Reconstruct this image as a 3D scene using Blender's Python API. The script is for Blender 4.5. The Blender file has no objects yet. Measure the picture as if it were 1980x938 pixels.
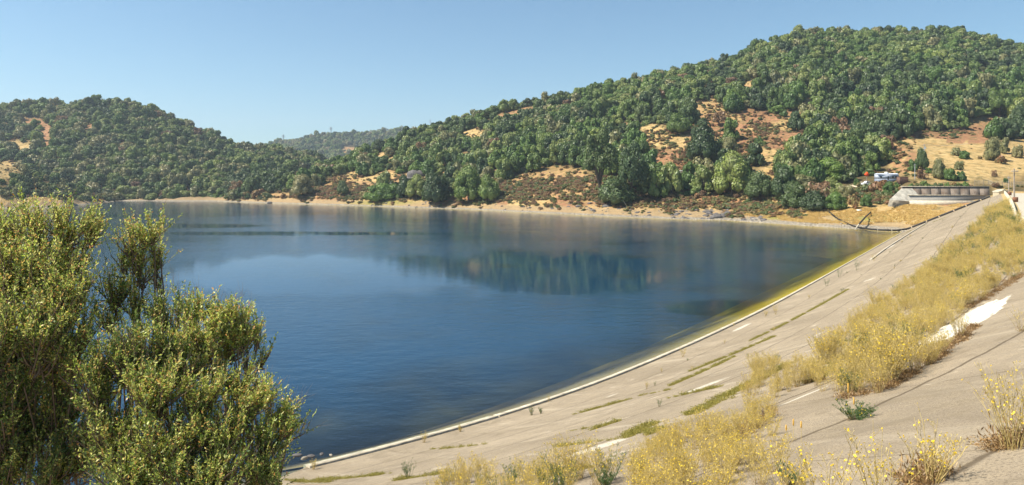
import bpy, math, random
import numpy as np
from mathutils import Vector

random.seed(7)
rng = np.random.default_rng(11)
R = math.radians
SC = bpy.context.scene
COL = SC.collection

# ------------------------------------------------------------------ camera, sky, sun, exposure
F, HZ, CX, EYE = 1300.0, 345.0, 990.0, 20.0      # photo-pixel focal length, horizon row, centre column, eye height (m)
cd = bpy.data.cameras.new('camera')
cam = bpy.data.objects.new('camera', cd); COL.objects.link(cam)
cam.location = (0, 0, EYE); cam.rotation_euler = (R(90), 0, 0)
cd.sensor_width = 36; cd.lens = F / 1980 * 36; cd.shift_y = -(469 - HZ) / 1980
cd.clip_start = 0.1; cd.clip_end = 30000
SC.camera = cam

SUN_EL, SUN_AZ = R(52), R(-100)                  # azimuth from +Y towards +X
world = bpy.data.worlds.new('World'); SC.world = world; world.use_nodes = True
wn = world.node_tree.nodes; wl = world.node_tree.links
sky = wn.new('ShaderNodeTexSky'); sky.sky_type = 'NISHITA'; sky.sun_disc = False
sky.sun_elevation = SUN_EL; sky.sun_rotation = SUN_AZ
sky.altitude = 100; sky.air_density = 1.0; sky.dust_density = 0.1; sky.ozone_density = 1.6
bg = wn['Background']; bg.inputs['Strength'].default_value = 0.066
tint = wn.new('ShaderNodeMix'); tint.data_type = 'RGBA'; tint.blend_type = 'MULTIPLY'; tint.inputs[0].default_value = 1
tint.inputs[7].default_value = (.70, .96, 1.02, 1); wl.new(sky.outputs[0], tint.inputs[6]); wl.new(tint.outputs[2], bg.inputs['Color'])
sd = bpy.data.lights.new('sun', 'SUN'); sd.energy = 5.0; sd.angle = R(0.53); sd.color = (1.0, 0.93, 0.80)
sun = bpy.data.objects.new('sun', sd); COL.objects.link(sun)
to_sun = Vector((math.sin(SUN_AZ) * math.cos(SUN_EL), math.cos(SUN_AZ) * math.cos(SUN_EL), math.sin(SUN_EL)))
sun.rotation_euler = to_sun.to_track_quat('Z', 'Y').to_euler(); sun.location = (-60, 0, 90)
SC.view_settings.view_transform = 'Standard'; SC.view_settings.look = 'None'
SC.view_settings.gamma = 1; SC.view_settings.exposure = 1.02
SC.render.engine = 'CYCLES'
HAZE_D = 0.00012
SC.cycles.max_bounces = 6; SC.cycles.diffuse_bounces = 2; SC.cycles.glossy_bounces = 3
SC.cycles.transparent_max_bounces = 8; SC.cycles.volume_bounces = 0
SC.cycles.use_denoising = True

# ------------------------------------------------------------------ helpers
def nmat(name):
    m = bpy.data.materials.new(name); m.use_nodes = True
    nt = m.node_tree; nt.nodes.clear()
    return m, nt, nt.nodes, nt.links
class G:
    """a small node-graph writer"""
    def __init__(s, name):
        s.m, s.nt, s.n, s.l = nmat(name)
        s.out = s.n.new('ShaderNodeOutputMaterial')
    def put(s, sock, v):
        if hasattr(v, 'links'): s.l.new(v, sock)
        else:
            if isinstance(v, tuple) and len(v) == 3 and sock.type == 'RGBA': v = v + (1,)
            sock.default_value = v
    def node(s, t, out=0, props=None, **kw):
        n = s.n.new(t)
        for k, v in (props or {}).items(): setattr(n, k, v)
        for k, v in kw.items():
            key = int(k[1:]) if k[0] == 'i' and k[1:].isdigit() else k.replace('_', ' ')
            s.put(n.inputs[key], v)
        return n.outputs[out]
    def math(s, op, a, b=0.0, c=0.0, clamp=False):
        n = s.n.new('ShaderNodeMath'); n.operation = op; n.use_clamp = clamp
        s.put(n.inputs[0], a); s.put(n.inputs[1], b); s.put(n.inputs[2], c)
        return n.outputs[0]
    def mix(s, f, a, b, blend='MIX'):
        n = s.n.new('ShaderNodeMix'); n.data_type = 'RGBA'; n.blend_type = blend
        s.put(n.inputs[0], f); s.put(n.inputs[6], a); s.put(n.inputs[7], b)
        return n.outputs[2]
    def noise(s, scale, detail=4, rough=.55, vec=None, out=0, dist=0.0):
        n = s.n.new('ShaderNodeTexNoise'); n.inputs['Scale'].default_value = scale
        n.inputs['Detail'].default_value = detail; n.inputs['Roughness'].default_value = rough
        n.inputs['Distortion'].default_value = dist
        if vec is not None: s.l.new(vec, n.inputs['Vector'])
        return n.outputs[out]
    def ramp(s, f, stops, interp='LINEAR'):
        n = s.n.new('ShaderNodeValToRGB'); n.color_ramp.interpolation = interp
        e = n.color_ramp.elements
        while len(e) < len(stops): e.new(0.5)
        for k, (p, c) in enumerate(stops):
            e[k].position = p
            e[k].color = (c, c, c, 1) if isinstance(c, (int, float)) else tuple(c) + (1,)
        s.put(n.inputs[0], f); return n.outputs[0]
    def pos(s):
        return s.node('ShaderNodeNewGeometry')
    def attr(s, name, out=2):
        return s.node('ShaderNodeAttribute', out, {'attribute_name': name})
    def stretch(s, vec, sc, rot=(0, 0, 0)):
        return s.node('ShaderNodeMapping', 0, None, i0=vec, i3=sc, i2=rot)
    def bump(s, h, strength=.5, dist=.05, normal=None):
        n = s.n.new('ShaderNodeBump'); n.inputs['Strength'].default_value = strength
        n.inputs['Distance'].default_value = dist; s.l.new(h, n.inputs['Height'])
        if normal is not None: s.l.new(normal, n.inputs['Normal'])
        return n.outputs[0]
    def bsdf(s, color, rough=.9, normal=None, spec=.2, metal=0.0):
        n = s.n.new('ShaderNodeBsdfPrincipled'); s.put(n.inputs['Base Color'], color)
        s.put(n.inputs['Roughness'], rough); n.inputs['Specular IOR Level'].default_value = spec
        n.inputs['Metallic'].default_value = metal
        if normal is not None: s.l.new(normal, n.inputs['Normal'])
        return n.outputs[0]
    def done(s, shader):
        s.l.new(shader, s.out.inputs['Surface']); return s.m

def link(name, me, mat=None, parent=None, kind=None, loc=None):
    o = bpy.data.objects.new(name, me); COL.objects.link(o)
    if mat is not None and me is not None and len(me.materials) == 0: me.materials.append(mat)
    if parent is not None: o.parent = parent
    if kind: o['kind'] = kind
    if loc is not None: o.location = loc
    return o
def tag(o, label, cat, group=None, kind=None):
    o['label'] = label; o['category'] = cat
    if group: o['group'] = group
    if kind: o['kind'] = kind
    return o
def thing(name, label, cat, loc=(0, 0, 0), rz=0.0, group=None):
    o = bpy.data.objects.new(name, None); COL.objects.link(o)
    o.location = loc; o.rotation_euler = (0, 0, rz); o.empty_display_size = .3
    return tag(o, label, cat, group)

class M:
    """collects vertices and polygons in numpy blocks"""
    def __init__(s): s.v = []; s.f = []; s.n = 0; s.mi = []
    def add(s, V, Fa, mi=0):
        V = np.asarray(V, float).reshape(-1, 3); s.v.append(V)
        Fa = np.asarray(Fa, int); s.f.append(Fa + s.n); s.mi.append(np.full(len(Fa), mi)); s.n += len(V)
        return s
    def box(s, lo, hi, rz=0.0, c=(0, 0), mi=0):
        x0, y0, z0 = lo; x1, y1, z1 = hi
        V = np.array([[x0,y0,z0],[x1,y0,z0],[x1,y1,z0],[x0,y1,z0],[x0,y0,z1],[x1,y0,z1],[x1,y1,z1],[x0,y1,z1]], float)
        if rz:
            cs, sn = math.cos(rz), math.sin(rz); X = V[:, 0] - c[0]; Y = V[:, 1] - c[1]
            V[:, 0] = c[0] + X * cs - Y * sn; V[:, 1] = c[1] + X * sn + Y * cs
        return s.add(V, [[0,3,2,1],[4,5,6,7],[0,1,5,4],[1,2,6,5],[2,3,7,6],[3,0,4,7]], mi)
    def prisms(s, A, B, ra, rb, n=3, mi=0):
        """tapered sticks, one per row of A, B"""
        A = np.asarray(A, float).reshape(-1, 3); B = np.asarray(B, float).reshape(-1, 3); k = len(A)
        if k == 0: return s
        ra = np.broadcast_to(ra, k); rb = np.broadcast_to(rb, k)
        d = B - A; d /= np.maximum(np.linalg.norm(d, axis=1, keepdims=True), 1e-9)
        up = np.where(np.abs(d[:, 2:3]) > .9, [[1., 0, 0]], [[0, 0, 1.]])
        u = np.cross(d, up); u /= np.linalg.norm(u, axis=1, keepdims=True); w = np.cross(d, u)
        a = np.arange(n) * 2 * math.pi / n
        ring = u[:, None] * np.cos(a)[None, :, None] + w[:, None] * np.sin(a)[None, :, None]
        V = np.concatenate([A[:, None] + ring * ra[:, None, None], B[:, None] + ring * rb[:, None, None]], 1).reshape(-1, 3)
        base = np.arange(k)[:, None, None] * 2 * n; i = np.arange(n); j = (i + 1) % n
        q = np.stack([i, i + n, j + n, j], 1)[None]
        return s.add(V, (base + q).reshape(-1, 4), mi)
    def tube(s, P, r, n=6, mi=0, cap=False):
        P = np.asarray(P, float); k = len(P); r = np.broadcast_to(r, k)
        t = np.gradient(P, axis=0); t /= np.maximum(np.linalg.norm(t, axis=1, keepdims=True), 1e-9)
        up = np.where(np.abs(t[:, 2:3]) > .95, [[1., 0, 0]], [[0, 0, 1.]])
        u = np.cross(t, up); u /= np.linalg.norm(u, axis=1, keepdims=True); w = np.cross(t, u)
        a = np.arange(n) * 2 * math.pi / n
        V = (P[:, None] + (u[:, None] * np.cos(a)[None, :, None] + w[:, None] * np.sin(a)[None, :, None]) * r[:, None, None]).reshape(-1, 3)
        i = np.arange(n); j = (i + 1) % n
        q = np.stack([i, i + n, j + n, j], 1)[None] + (np.arange(k - 1) * n)[:, None, None]
        s.add(V, q.reshape(-1, 4), mi)
        if cap:
            s.add(V[:n], [list(range(n))] if n == 4 else [[0, a_, a_ + 1] for a_ in range(1, n - 1)], mi)
            s.add(V[-n:], [list(range(n))] if n == 4 else [[0, a_ + 1, a_] for a_ in range(1, n - 1)], mi)
        return s
    def leaves(s, P, D, N, ln, wd, mi=0):
        """diamond leaves: base P, direction D, side from N"""
        D = D / np.maximum(np.linalg.norm(D, axis=1, keepdims=True), 1e-9)
        S = np.cross(D, N); S /= np.maximum(np.linalg.norm(S, axis=1, keepdims=True), 1e-9)
        ln = np.broadcast_to(ln, len(P))[:, None]; wd = np.broadcast_to(wd, len(P))[:, None]
        mid = P + D * ln * .5
        V = np.stack([P, mid + S * wd * .5, P + D * ln, mid - S * wd * .5], 1).reshape(-1, 3)
        return s.add(V, np.arange(len(P) * 4).reshape(-1, 4), mi)
    def mesh(s, name, mats=(), smooth=False):
        me = bpy.data.meshes.new(name)
        V = np.concatenate(s.v); me.vertices.add(len(V)); me.vertices.foreach_set('co', V.ravel().astype(np.float32))
        idx = np.concatenate([f.ravel() for f in s.f]); cnt = np.concatenate([np.full(len(f), f.shape[1]) for f in s.f])
        me.loops.add(len(idx)); me.loops.foreach_set('vertex_index', idx.astype(np.int32))
        me.polygons.add(len(cnt)); me.polygons.foreach_set('loop_start', np.concatenate([[0], np.cumsum(cnt)[:-1]]).astype(np.int32))
        me.polygons.foreach_set('material_index', np.concatenate(s.mi).astype(np.int32))
        if smooth: me.polygons.foreach_set('use_smooth', np.ones(len(cnt), bool))
        for m in mats: me.materials.append(m)
        me.update(calc_edges=True); return me
    def build(s, name, mat, parent=None, kind=None, smooth=False, loc=None):
        mats = mat if isinstance(mat, (list, tuple)) else (mat,)
        return link(name, s.mesh(name, mats, smooth), None, parent, kind, loc)

def fattr(me, name, vals):
    a = me.attributes.new(name, 'FLOAT', 'POINT'); a.data.foreach_set('value', np.asarray(vals, np.float32).ravel())
def grid_faces(nr, nc):
    i, j = np.meshgrid(np.arange(nr - 1), np.arange(nc - 1), indexing='ij'); a = i * nc + j
    return np.stack([a, a + 1, a + nc + 1, a + nc], -1).reshape(-1, 4)

_h = np.random.default_rng(3).random((256, 256))
def vnoise(x, y):
    x = np.asarray(x, float); y = np.asarray(y, float)
    xi = np.floor(x).astype(int); yi = np.floor(y).astype(int); fx = x - xi; fy = y - yi
    fx = fx * fx * (3 - 2 * fx); fy = fy * fy * (3 - 2 * fy)
    g = lambda a, b: _h[a & 255, b & 255]
    return (g(xi, yi) * (1 - fx) + g(xi + 1, yi) * fx) * (1 - fy) + (g(xi, yi + 1) * (1 - fx) + g(xi + 1, yi + 1) * fx) * fy
def fbm(x, y, o=4, seed=0):
    v = 0; a = .5; t = 0
    for k in range(o):
        v = v + a * (vnoise(x * 2 ** k + 17.3 * (k + seed), y * 2 ** k + 9.1 * (k + seed)) - .5); t += a; a *= .5
    return v / t          # about -0.5 .. 0.5
def sstep(a, b, x):
    t = np.clip((np.asarray(x, float) - a) / (b - a), 0, 1); return t * t * (3 - 2 * t)
def ray(px, py, d): return np.array([(px - CX) / F * d, d, EYE - (py - HZ) / F * d])
def PX(p): return CX + F * p[0] / p[1], HZ + F * (EYE - p[2]) / p[1]

# ------------------------------------------------------------------ the dam face: ruled from a curved waterline up to the crest
_ys = np.arange(-40, 330, .5)
_sl = np.interp(_ys, [-40, 20, 45, 52, 60, 70, 85, 110, 150, 200, 250, 330], [1.6, 1.58, 1.52, 1.286, 1.036, .875, .80, .741, .722, .722, .723, .724])
_xs = np.concatenate([[0], np.cumsum((_sl[1:] + _sl[:-1]) / 2 * .5)]); _xs += -12.8 - np.interp(47.7, _ys, _xs)
_T = np.stack([_sl, np.ones_like(_sl)], 1); _T /= np.linalg.norm(_T, axis=1, keepdims=True)
_N = np.stack([_T[:, 1], -_T[:, 0]], 1)
_S = np.concatenate([[0], np.cumsum(np.hypot(np.diff(_xs), np.diff(_ys)))]); _S -= np.interp(47.7, _ys, _S)
S_END = float(np.interp(254, _ys, _S))
def wl_at(s):
    return np.stack([np.interp(s, _S, _xs), np.interp(s, _S, _ys)], -1), np.stack([np.interp(s, _S, _N[:, 0]), np.interp(s, _S, _N[:, 1])], -1)
def slope(s): return np.interp(s, [-30, 0, 30, 90, 200], [.402, .405, .44, .485, .5])
def zf(s, u):
    u = np.asarray(u, float); k = 3.2 * (1 - sstep(70, 150, s))
    return slope(s) * (u - k * (1 - np.exp(-np.maximum(u, 0) / 5.5)))
def crest_u(s): return np.interp(s, [-60, 0, 20, 50, 100, 270], [47, 46, 42, 33.5, 30, 29.5])
def dam_pt(s, u, dz=0.0):
    w, n = wl_at(s); u = np.asarray(u, float)
    p = w + n * u[..., None]
    return np.concatenate([p, (zf(s, u) + dz)[..., None]], -1)
def dam_su(x, y):
    """nearest waterline foot: arc length, signed offset up the slope"""
    x = np.atleast_1d(x).astype(float); y = np.atleast_1d(y).astype(float)
    so = np.zeros(len(x)); uo = np.zeros(len(x))
    for a in range(0, len(x), 4000):
        X = x[a:a + 4000, None]; Y = y[a:a + 4000, None]
        dd = (X - _xs) ** 2 + (Y - _ys) ** 2; k = dd.argmin(1)
        so[a:a + 4000] = _S[k]
        uo[a:a + 4000] = (X[:, 0] - _xs[k]) * _N[k, 0] + (Y[:, 0] - _ys[k]) * _N[k, 1]
    return so, uo
def dam_z(x, y):
    s, u = dam_su(x, y); return zf(s, u)
def on_dam(px, py, d0=4.0, d1=300.0):
    """where the sight line through photo pixel (px, py) meets the face"""
    d = np.exp(np.linspace(math.log(d0), math.log(d1), 900))
    x = (px - CX) / F * d; z = EYE - (py - HZ) / F * d
    k = np.argmax(z - dam_z(x, d) < 0); k = max(k, 1)
    a = d[k - 1]; b = d[k]
    for _ in range(12):
        m = (a + b) / 2
        if EYE - (py - HZ) / F * m - dam_z((px - CX) / F * m, m)[0] < 0: b = m
        else: a = m
    return ray(px, py, (a + b) / 2)
#__MARK_MATERIALS__
# ------------------------------------------------------------------ materials: ground
def mat_concrete():
    g = G('slab_concrete'); P = g.pos(); S = g.attr('s'); U = g.attr('u')
    big = g.noise(.12, 5, .6, P); mid = g.noise(1.3, 5, .6, P); fine = g.noise(22, 3, .7, P); grit = g.noise(75, 2, .8, P)
    c = g.mix(g.ramp(big, [(.32, 0.), (.68, 1.)]), (.225, .178, .115), (.37, .30, .205))
    c = g.mix(g.ramp(mid, [(.35, 0.), (.7, .6)]), c, (.235, .19, .14))
    c = g.mix(g.ramp(fine, [(.38, .8), (.5, 0.)]), c, (.11, .085, .06))
    c = g.mix(g.ramp(grit, [(.60, 0.), (.72, .85)]), c, (.58, .52, .42))
    c = g.mix(g.ramp(grit, [(.30, .8), (.40, 0.)]), c, (.08, .065, .05))
    blot = g.noise(.42, 5, .7, P, dist=.6); c = g.mix(g.ramp(blot, [(.54, 0.), (.64, .55)]), c, (.17, .135, .09)); c = g.mix(g.ramp(blot, [(.30, .5), (.40, 0.)]), c, (.52, .45, .34))
    # streaks of lime washed down the slope
    cmb = g.node('ShaderNodeCombineXYZ', 0, None, i0=S, i1=U)
    st = g.noise(1.0, 4, .6, g.stretch(cmb, (.5, .06, 1)))
    c = g.mix(g.ramp(st, [(.56, 0.), (.74, .45)]), c, (.50, .43, .32))
    lay = g.noise(1.0, 3, .6, g.stretch(cmb, (.03, 1.1, 1)))
    c = g.mix(g.ramp(lay, [(.55, 0.), (.66, .5)]), c, (.21, .17, .12))
    # joints: along the slab rows, and down the slope
    wob = g.math('MULTIPLY', g.math('SUBTRACT', g.noise(.6, 3, .6, P), .5), .35)
    ju = g.math('ABSOLUTE', g.math('SUBTRACT', g.math('FRACT', g.math('DIVIDE', g.math('ADD', g.math('ADD', U, wob), 1.9), 5.2)), .5))
    js = g.math('ABSOLUTE', g.math('SUBTRACT', g.math('FRACT', g.math('DIVIDE', g.math('ADD', S, wob), 7.5)), .5))
    j = g.math('MAXIMUM', g.ramp(ju, [(.007, 1.), (.018, 0.)]), g.ramp(js, [(.002, .8), (.005, 0.)]))
    c = g.mix(g.math('MULTIPLY', j, .75), c, (.07, .05, .03))
    # pale patches of new mortar (s, u, half length, half width)
    tot = None; nz = g.math('SUBTRACT', g.noise(.9, 5, .65, g.stretch(cmb, (.6, 2.2, 1))), .5)
    nz2 = g.math('SUBTRACT', g.noise(5, 4, .75, g.stretch(cmb, (.5, 2.5, 1))), .5)
    for (ps, pu, a, b, k_) in PATCHES:
        du = g.math('POWER', g.math('DIVIDE', g.math('SUBTRACT', U, pu), b), 2)
        ds = g.math('POWER', g.math('DIVIDE', g.math('SUBTRACT', S, ps), a), 2)
        e = g.math('ADD', g.math('ADD', du, ds), g.math('ADD', g.math('MULTIPLY', nz, 2.8), g.math('MULTIPLY', nz2, 1.2 if k_ == 1 else 3.4)))
        w = g.ramp(e, [(.70, k_), (1.0 if k_ == 1 else 1.25, 0.)])
        tot = w if tot is None else g.math('MAXIMUM', tot, w)
    c = g.mix(tot, c, g.mix(g.ramp(fine, [(.3, 0.), (.7, 1.)]), (.60, .56, .47), (.74, .70, .60)))
    # damp, algae-grown concrete below the waterline
    uw = g.ramp(U, [(-.0, 1.), (.001, 0.)])
    wet = g.math('LESS_THAN', U, .05)
    alg = g.mix(g.ramp(S, [(0., 0.), (1., 1.)]), (.20, .15, .07), (.30, .22, .01))
    far = g.math('DIVIDE', g.math('SUBTRACT', S, 40), 60, clamp=True)
    alg = g.mix(far, (.30, .225, .12), (.52, .36, .01))
    c = g.mix(wet, c, alg)
    h = g.math('ADD', g.math('MULTIPLY', fine, .5), g.math('ADD', g.math('MULTIPLY', grit, .35), g.math('MULTIPLY', mid, 1.2)))
    h = g.math('SUBTRACT', h, g.math('MULTIPLY', j, .8))
    return g.done(g.bsdf(c, .93, g.bump(h, .7, .03)))
def plain(name, col, rough=.8, scale=6.0, var=.25, metal=0.0, spec=.25, bump=.15):
    g = G(name); P = g.pos(); n = g.noise(scale, 4, .6, P)
    dark = tuple(c * (1 - var) for c in col); light = tuple(min(1, c * (1 + var)) for c in col)
    c = g.mix(g.ramp(n, [(.3, 0.), (.7, 1.)]), dark, light)
    return g.done(g.bsdf(c, rough, g.bump(n, bump, .02), spec, metal))
def mat_soil():
    g = G('hill_soil'); P = g.pos(); red = g.attr('red'); z = g.node('ShaderNodeSeparateXYZ', 2, None, i0=P)
    n1 = g.noise(.035, 5, .6, P); n2 = g.noise(.35, 5, .65, P); n3 = g.noise(2.2, 3, .7, P)
    tan = g.mix(g.ramp(n2, [(.32, 0.), (.68, 1.)]), (.36, .235, .085), (.56, .41, .20))
    tan = g.mix(g.ramp(n1, [(.45, 0.), (.7, .55)]), tan, (.35, .21, .075))
    rd = g.mix(g.ramp(n2, [(.35, 0.), (.65, 1.)]), (.23, .105, .055), (.40, .22, .115))
    rr = g.ramp(g.math('ADD', red, g.math('MULTIPLY', g.math('SUBTRACT', n2, .5), 1.0)), [(.35, 0.), (.65, 1.)])
    c = g.mix(rr, tan, rd)
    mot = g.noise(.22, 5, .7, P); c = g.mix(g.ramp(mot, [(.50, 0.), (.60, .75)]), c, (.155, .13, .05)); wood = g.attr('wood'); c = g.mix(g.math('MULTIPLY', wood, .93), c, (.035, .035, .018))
    c = g.mix(g.ramp(n3, [(.30, .5), (.46, 0.)]), c, (.12, .085, .04))
    # the bare drawdown bank and the gravel beach close to the water
    zz = g.math('ADD', z, g.math('MULTIPLY', g.math('SUBTRACT', n2, .5), 1.6))
    pale = g.mix(g.ramp(n3, [(.35, 0.), (.65, 1.)]), (.21, .145, .075), (.42, .305, .175))
    c = g.mix(g.ramp(g.math('MULTIPLY', zz, .1), [(.30, .85), (.42, 0.)]), c, pale)
    terr = g.math('SINE', g.math('MULTIPLY', g.math('ADD', z, g.math('MULTIPLY', n1, 3)), 5.5))
    bandm = g.ramp(g.math('MULTIPLY', z, .1), [(.30, .35), (.45, 0.)])
    c = g.mix(g.math('MULTIPLY', g.ramp(terr, [(.6, 0.), (.95, 1.)]), bandm), c, (.22, .16, .09))
    grav = g.mix(g.ramp(g.noise(1.6, 3, .8, P), [(.42, 0.), (.6, 1.)]), (.12, .10, .075), (.40, .355, .28))
    c = g.mix(g.ramp(g.math('ADD', z, g.math('MULTIPLY', g.math('SUBTRACT', n2, .5), .8)), [(.75, 1.), (.98, 0.)]), c, grav)
    grn = g.attr('green'); c = g.mix(g.math('MULTIPLY', grn, g.ramp(n2, [(.35, .3), (.6, 1.)])), c, (.22, .22, .04))
    c = g.mix(g.math('LESS_THAN', z, .02), c, (.42, .29, .05))
    h = g.math('ADD', g.math('MULTIPLY', n2, 1.5), n3)
    return g.done(g.bsdf(c, .95, g.bump(h, .8, .5), .1))
def mat_near_soil():
    g = G('bank_soil'); P = g.pos(); n = g.noise(.5, 5, .65, P); f = g.noise(9, 3, .7, P)
    c = g.mix(g.ramp(n, [(.35, 0.), (.65, 1.)]), (.36, .28, .17), (.54, .45, .31))
    c = g.mix(g.ramp(f, [(.38, .5), (.5, 0.)]), c, (.16, .12, .07))
    z = g.node('ShaderNodeSeparateXYZ', 2, None, i0=P)
    c = g.mix(g.math('LESS_THAN', z, .03), c, g.mix(g.ramp(n, [(.4, 0.), (.6, 1.)]), (.09, .075, .05), (.22, .18, .12)))
    return g.done(g.bsdf(c, .95, g.bump(g.math('ADD', n, g.math('MULTIPLY', f, .4)), .6, .12), .1))
def mat_water():
    g = G('lake_water'); P = g.pos(); dep = g.attr('depth')
    dist = g.node('ShaderNodeVectorMath', 1, {'operation': 'LENGTH'}, i0=P)
    # ripple field, with calm sheets where the hills mirror
    cm = g.noise(.011, 3, .5, g.stretch(P, (.7, 1.6, 1), (0, 0, .15)))
    calm = g.ramp(cm, [(.50, 0.), (.68, .6)])
    calm = g.math('MAXIMUM', calm, g.attr('calm'))
    w1 = g.noise(2.4, 3, .6, g.stretch(P, (.75, 1.5, 1), (0, 0, .5)))
    w2 = g.noise(.45, 3, .55, g.stretch(P, (.8, 1.3, 1), (0, 0, -.3)))
    h = g.math('ADD', g.math('MULTIPLY', w1, .05), g.math('MULTIPLY', w2, .17))
    st = g.math('SUBTRACT', 1.0, g.math('MULTIPLY', calm, .88))
    bn = g.n.new('ShaderNodeBump'); g.l.new(h, bn.inputs['Height']); bn.inputs['Distance'].default_value = 1.0
    g.l.new(g.math('MULTIPLY', st, .45), bn.inputs['Strength']); N = bn.outputs[0]
    fr = g.node('ShaderNodeFresnel', 0, None, IOR=1.333, Normal=N)
    gl = g.node('ShaderNodeBsdfGlossy', 0, None, Color=(.92, .95, 1.0), Roughness=g.math('MULTIPLY_ADD', st, .07, .03), Normal=N)
    deep = g.node('ShaderNodeBsdfDiffuse', 0, None, Color=(.005, .034, .074))
    tr = g.node('ShaderNodeBsdfTransparent', 0, None, Color=(.86, .93, .88))
    op = g.math('SUBTRACT', 1.0, g.math('EXPONENT', g.math('MULTIPLY', dep, g.math('MULTIPLY_ADD', dep, -.016, -.12))))
    body = g.n.new('ShaderNodeMixShader'); g.l.new(op, body.inputs[0]); g.l.new(tr, body.inputs[1]); g.l.new(deep, body.inputs[2])
    mx = g.n.new('ShaderNodeMixShader'); g.l.new(fr, mx.inputs[0]); g.l.new(body.outputs[0], mx.inputs[1]); g.l.new(gl, mx.inputs[2])
    return g.done(mx.outputs[0])

# ------------------------------------------------------------------ the dam
def su_of(px, py):
    p = on_dam(px, py); s, u = dam_su(p[0], p[1]); return float(s[0]), float(u[0])
PATCHES = []
for (ax, ay, bx, by, hw) in [(1800, 662, 1928, 580, 1.05), (1660, 548, 1702, 534, .8), (1540, 778, 1590, 745, .10), (1700, 484, 1745, 470, .7),
                             (1385, 645, 1480, 620, .45), (1060, 893, 1200, 852, .6), (1290, 768, 1440, 722, .5),  (1160, 770, 1212, 757, .16), (1600, 640, 1560, 655, .15)]:
    s0, u0 = su_of(ax, ay); s1, u1 = su_of(bx, by)
    PATCHES.append(((s0 + s1) / 2, (u0 + u1) / 2, max(abs(s1 - s0) / 2, .3) * 1.15, hw, 1.0 if hw >= .75 and ax in (1800, 1660) else .45)); print('patch', s0, u0, s1, u1)
C_CONC = mat_concrete(); C_SOIL = mat_soil(); C_NEAR = mat_near_soil(); C_WATER = mat_water()

S0 = float(dam_su(*on_dam(592, 905)[:2])[0][0])            # where the slabs end at the near bank
def slab_start(u): return S0 - 1.35 * np.maximum(u, 0) - 1.2 * (vnoise(np.asarray(u) * .35, 4.) - .5)
ss = np.concatenate([np.linspace(0, .45, 260)[:-1], np.linspace(.45, 1, 130)])
tt = np.concatenate([np.linspace(-1.0, 0, 12)[:-1], np.linspace(0, 1, 90)])
SSg, TTg = np.meshgrid(ss, tt, indexing='ij')
UU = np.where(TTg < 0, TTg * 40, TTg * 46.0)
st_ = slab_start(UU); SSg = st_ + (S_END + 3 - st_) * SSg
UU = np.where(TTg < 0, UU, TTg * crest_u(SSg))
V = dam_pt(SSg, UU)
V[..., 2] += .02 * fbm(SSg * .8, UU * .8, 3)
m = M().add(V.reshape(-1, 3), grid_faces(*SSg.shape)); me = m.mesh('dam_face', (C_CONC,), True)
fattr(me, 's', SSg); fattr(me, 'u', UU); dam = link('dam_face', me, kind='structure')

# crest: narrow verge, parapet wall, road, then the landward slope
cr = [(0, 0), (1.2, .02)]
def crest_strip(name, offs, mat, s0=S0 - 78, s1=S_END + 2, step=2.0):
    s = np.arange(s0, s1, step); V = []
    for (du, dz) in offs:
        u = crest_u(s) + du; p = dam_pt(s, u); p[:, 2] = zf(s, crest_u(s)) + dz; V.append(p)
    V = np.stack(V, 1); return M().add(V.reshape(-1, 3), grid_faces(len(s), len(offs))).build(name, mat, None, 'structure')
C_ROAD = plain('crest_road', (.42, .38, .30), .9, 1.2, .12)
C_LIGHT = plain('pale_concrete', (.43, .38, .29), .9, 1.3, .42, bump=.4)
crest_strip('verge', [(0, 0), (2.0, .05)], plain('verge_soil', (.36, .27, .13), .95, 2.0, .3))
crest_strip('road', [(2.0, .054), (11, .06)], C_ROAD)
crest_strip('downstream_slope', [(11, .06), (40, -14), (90, -22)], plain('dry_slope', (.40, .30, .14), .95, .4, .3))

# curb beam at the water's edge, in two runs with the jog the photo shows
def beam(s0, s1, u0, u1, z0, z1, step=1.0):
    s = np.arange(s0, s1 + .01, step); V = []
    for (u, dz) in ((u0, z0), (u0, z1), (u1, z1), (u1, z0)):
        V.append(dam_pt(s, np.full_like(s, u), dz))
    V = np.stack(V, 1); n = len(s); i = np.arange(n - 1)[:, None] * 4; Q = []
    for a, b in ((0, 1), (1, 2), (2, 3)): Q.append(np.concatenate([i + a, i + b, i + 4 + b, i + 4 + a], 1))
    mm = M().add(V.reshape(-1, 3), np.concatenate(Q)); mm.add(V[0], [[0, 1, 2, 3]]); mm.add(V[-1], [[3, 2, 1, 0]]); return mm
sj, _ = su_of(969, 805)
b = beam(S0 + .3, sj, -.6, .75, -.3, .16); o = b.build('curb', C_LIGHT); tag(o, 'pale concrete edge beam along the waterline, short length at the near bank', 'curb', None, 'structure')
b = beam(sj + .05, S_END - 2, -.2, .62, -.3, .14); o = b.build('curb', C_LIGHT); tag(o, 'long pale concrete edge beam between the dam slabs and the lake', 'curb', None, 'structure')
s2, u2 = su_of(1700, 490); s3, u3 = su_of(1860, 412)
b = beam(s2 - 14, S_END - 8, u2 - .1, u2 + .55, -.1, .22, 2.0); o = b.build('curb', C_LIGHT); tag(o, 'second raised concrete ledge further up the dam face', 'curb', None, 'structure')
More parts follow.
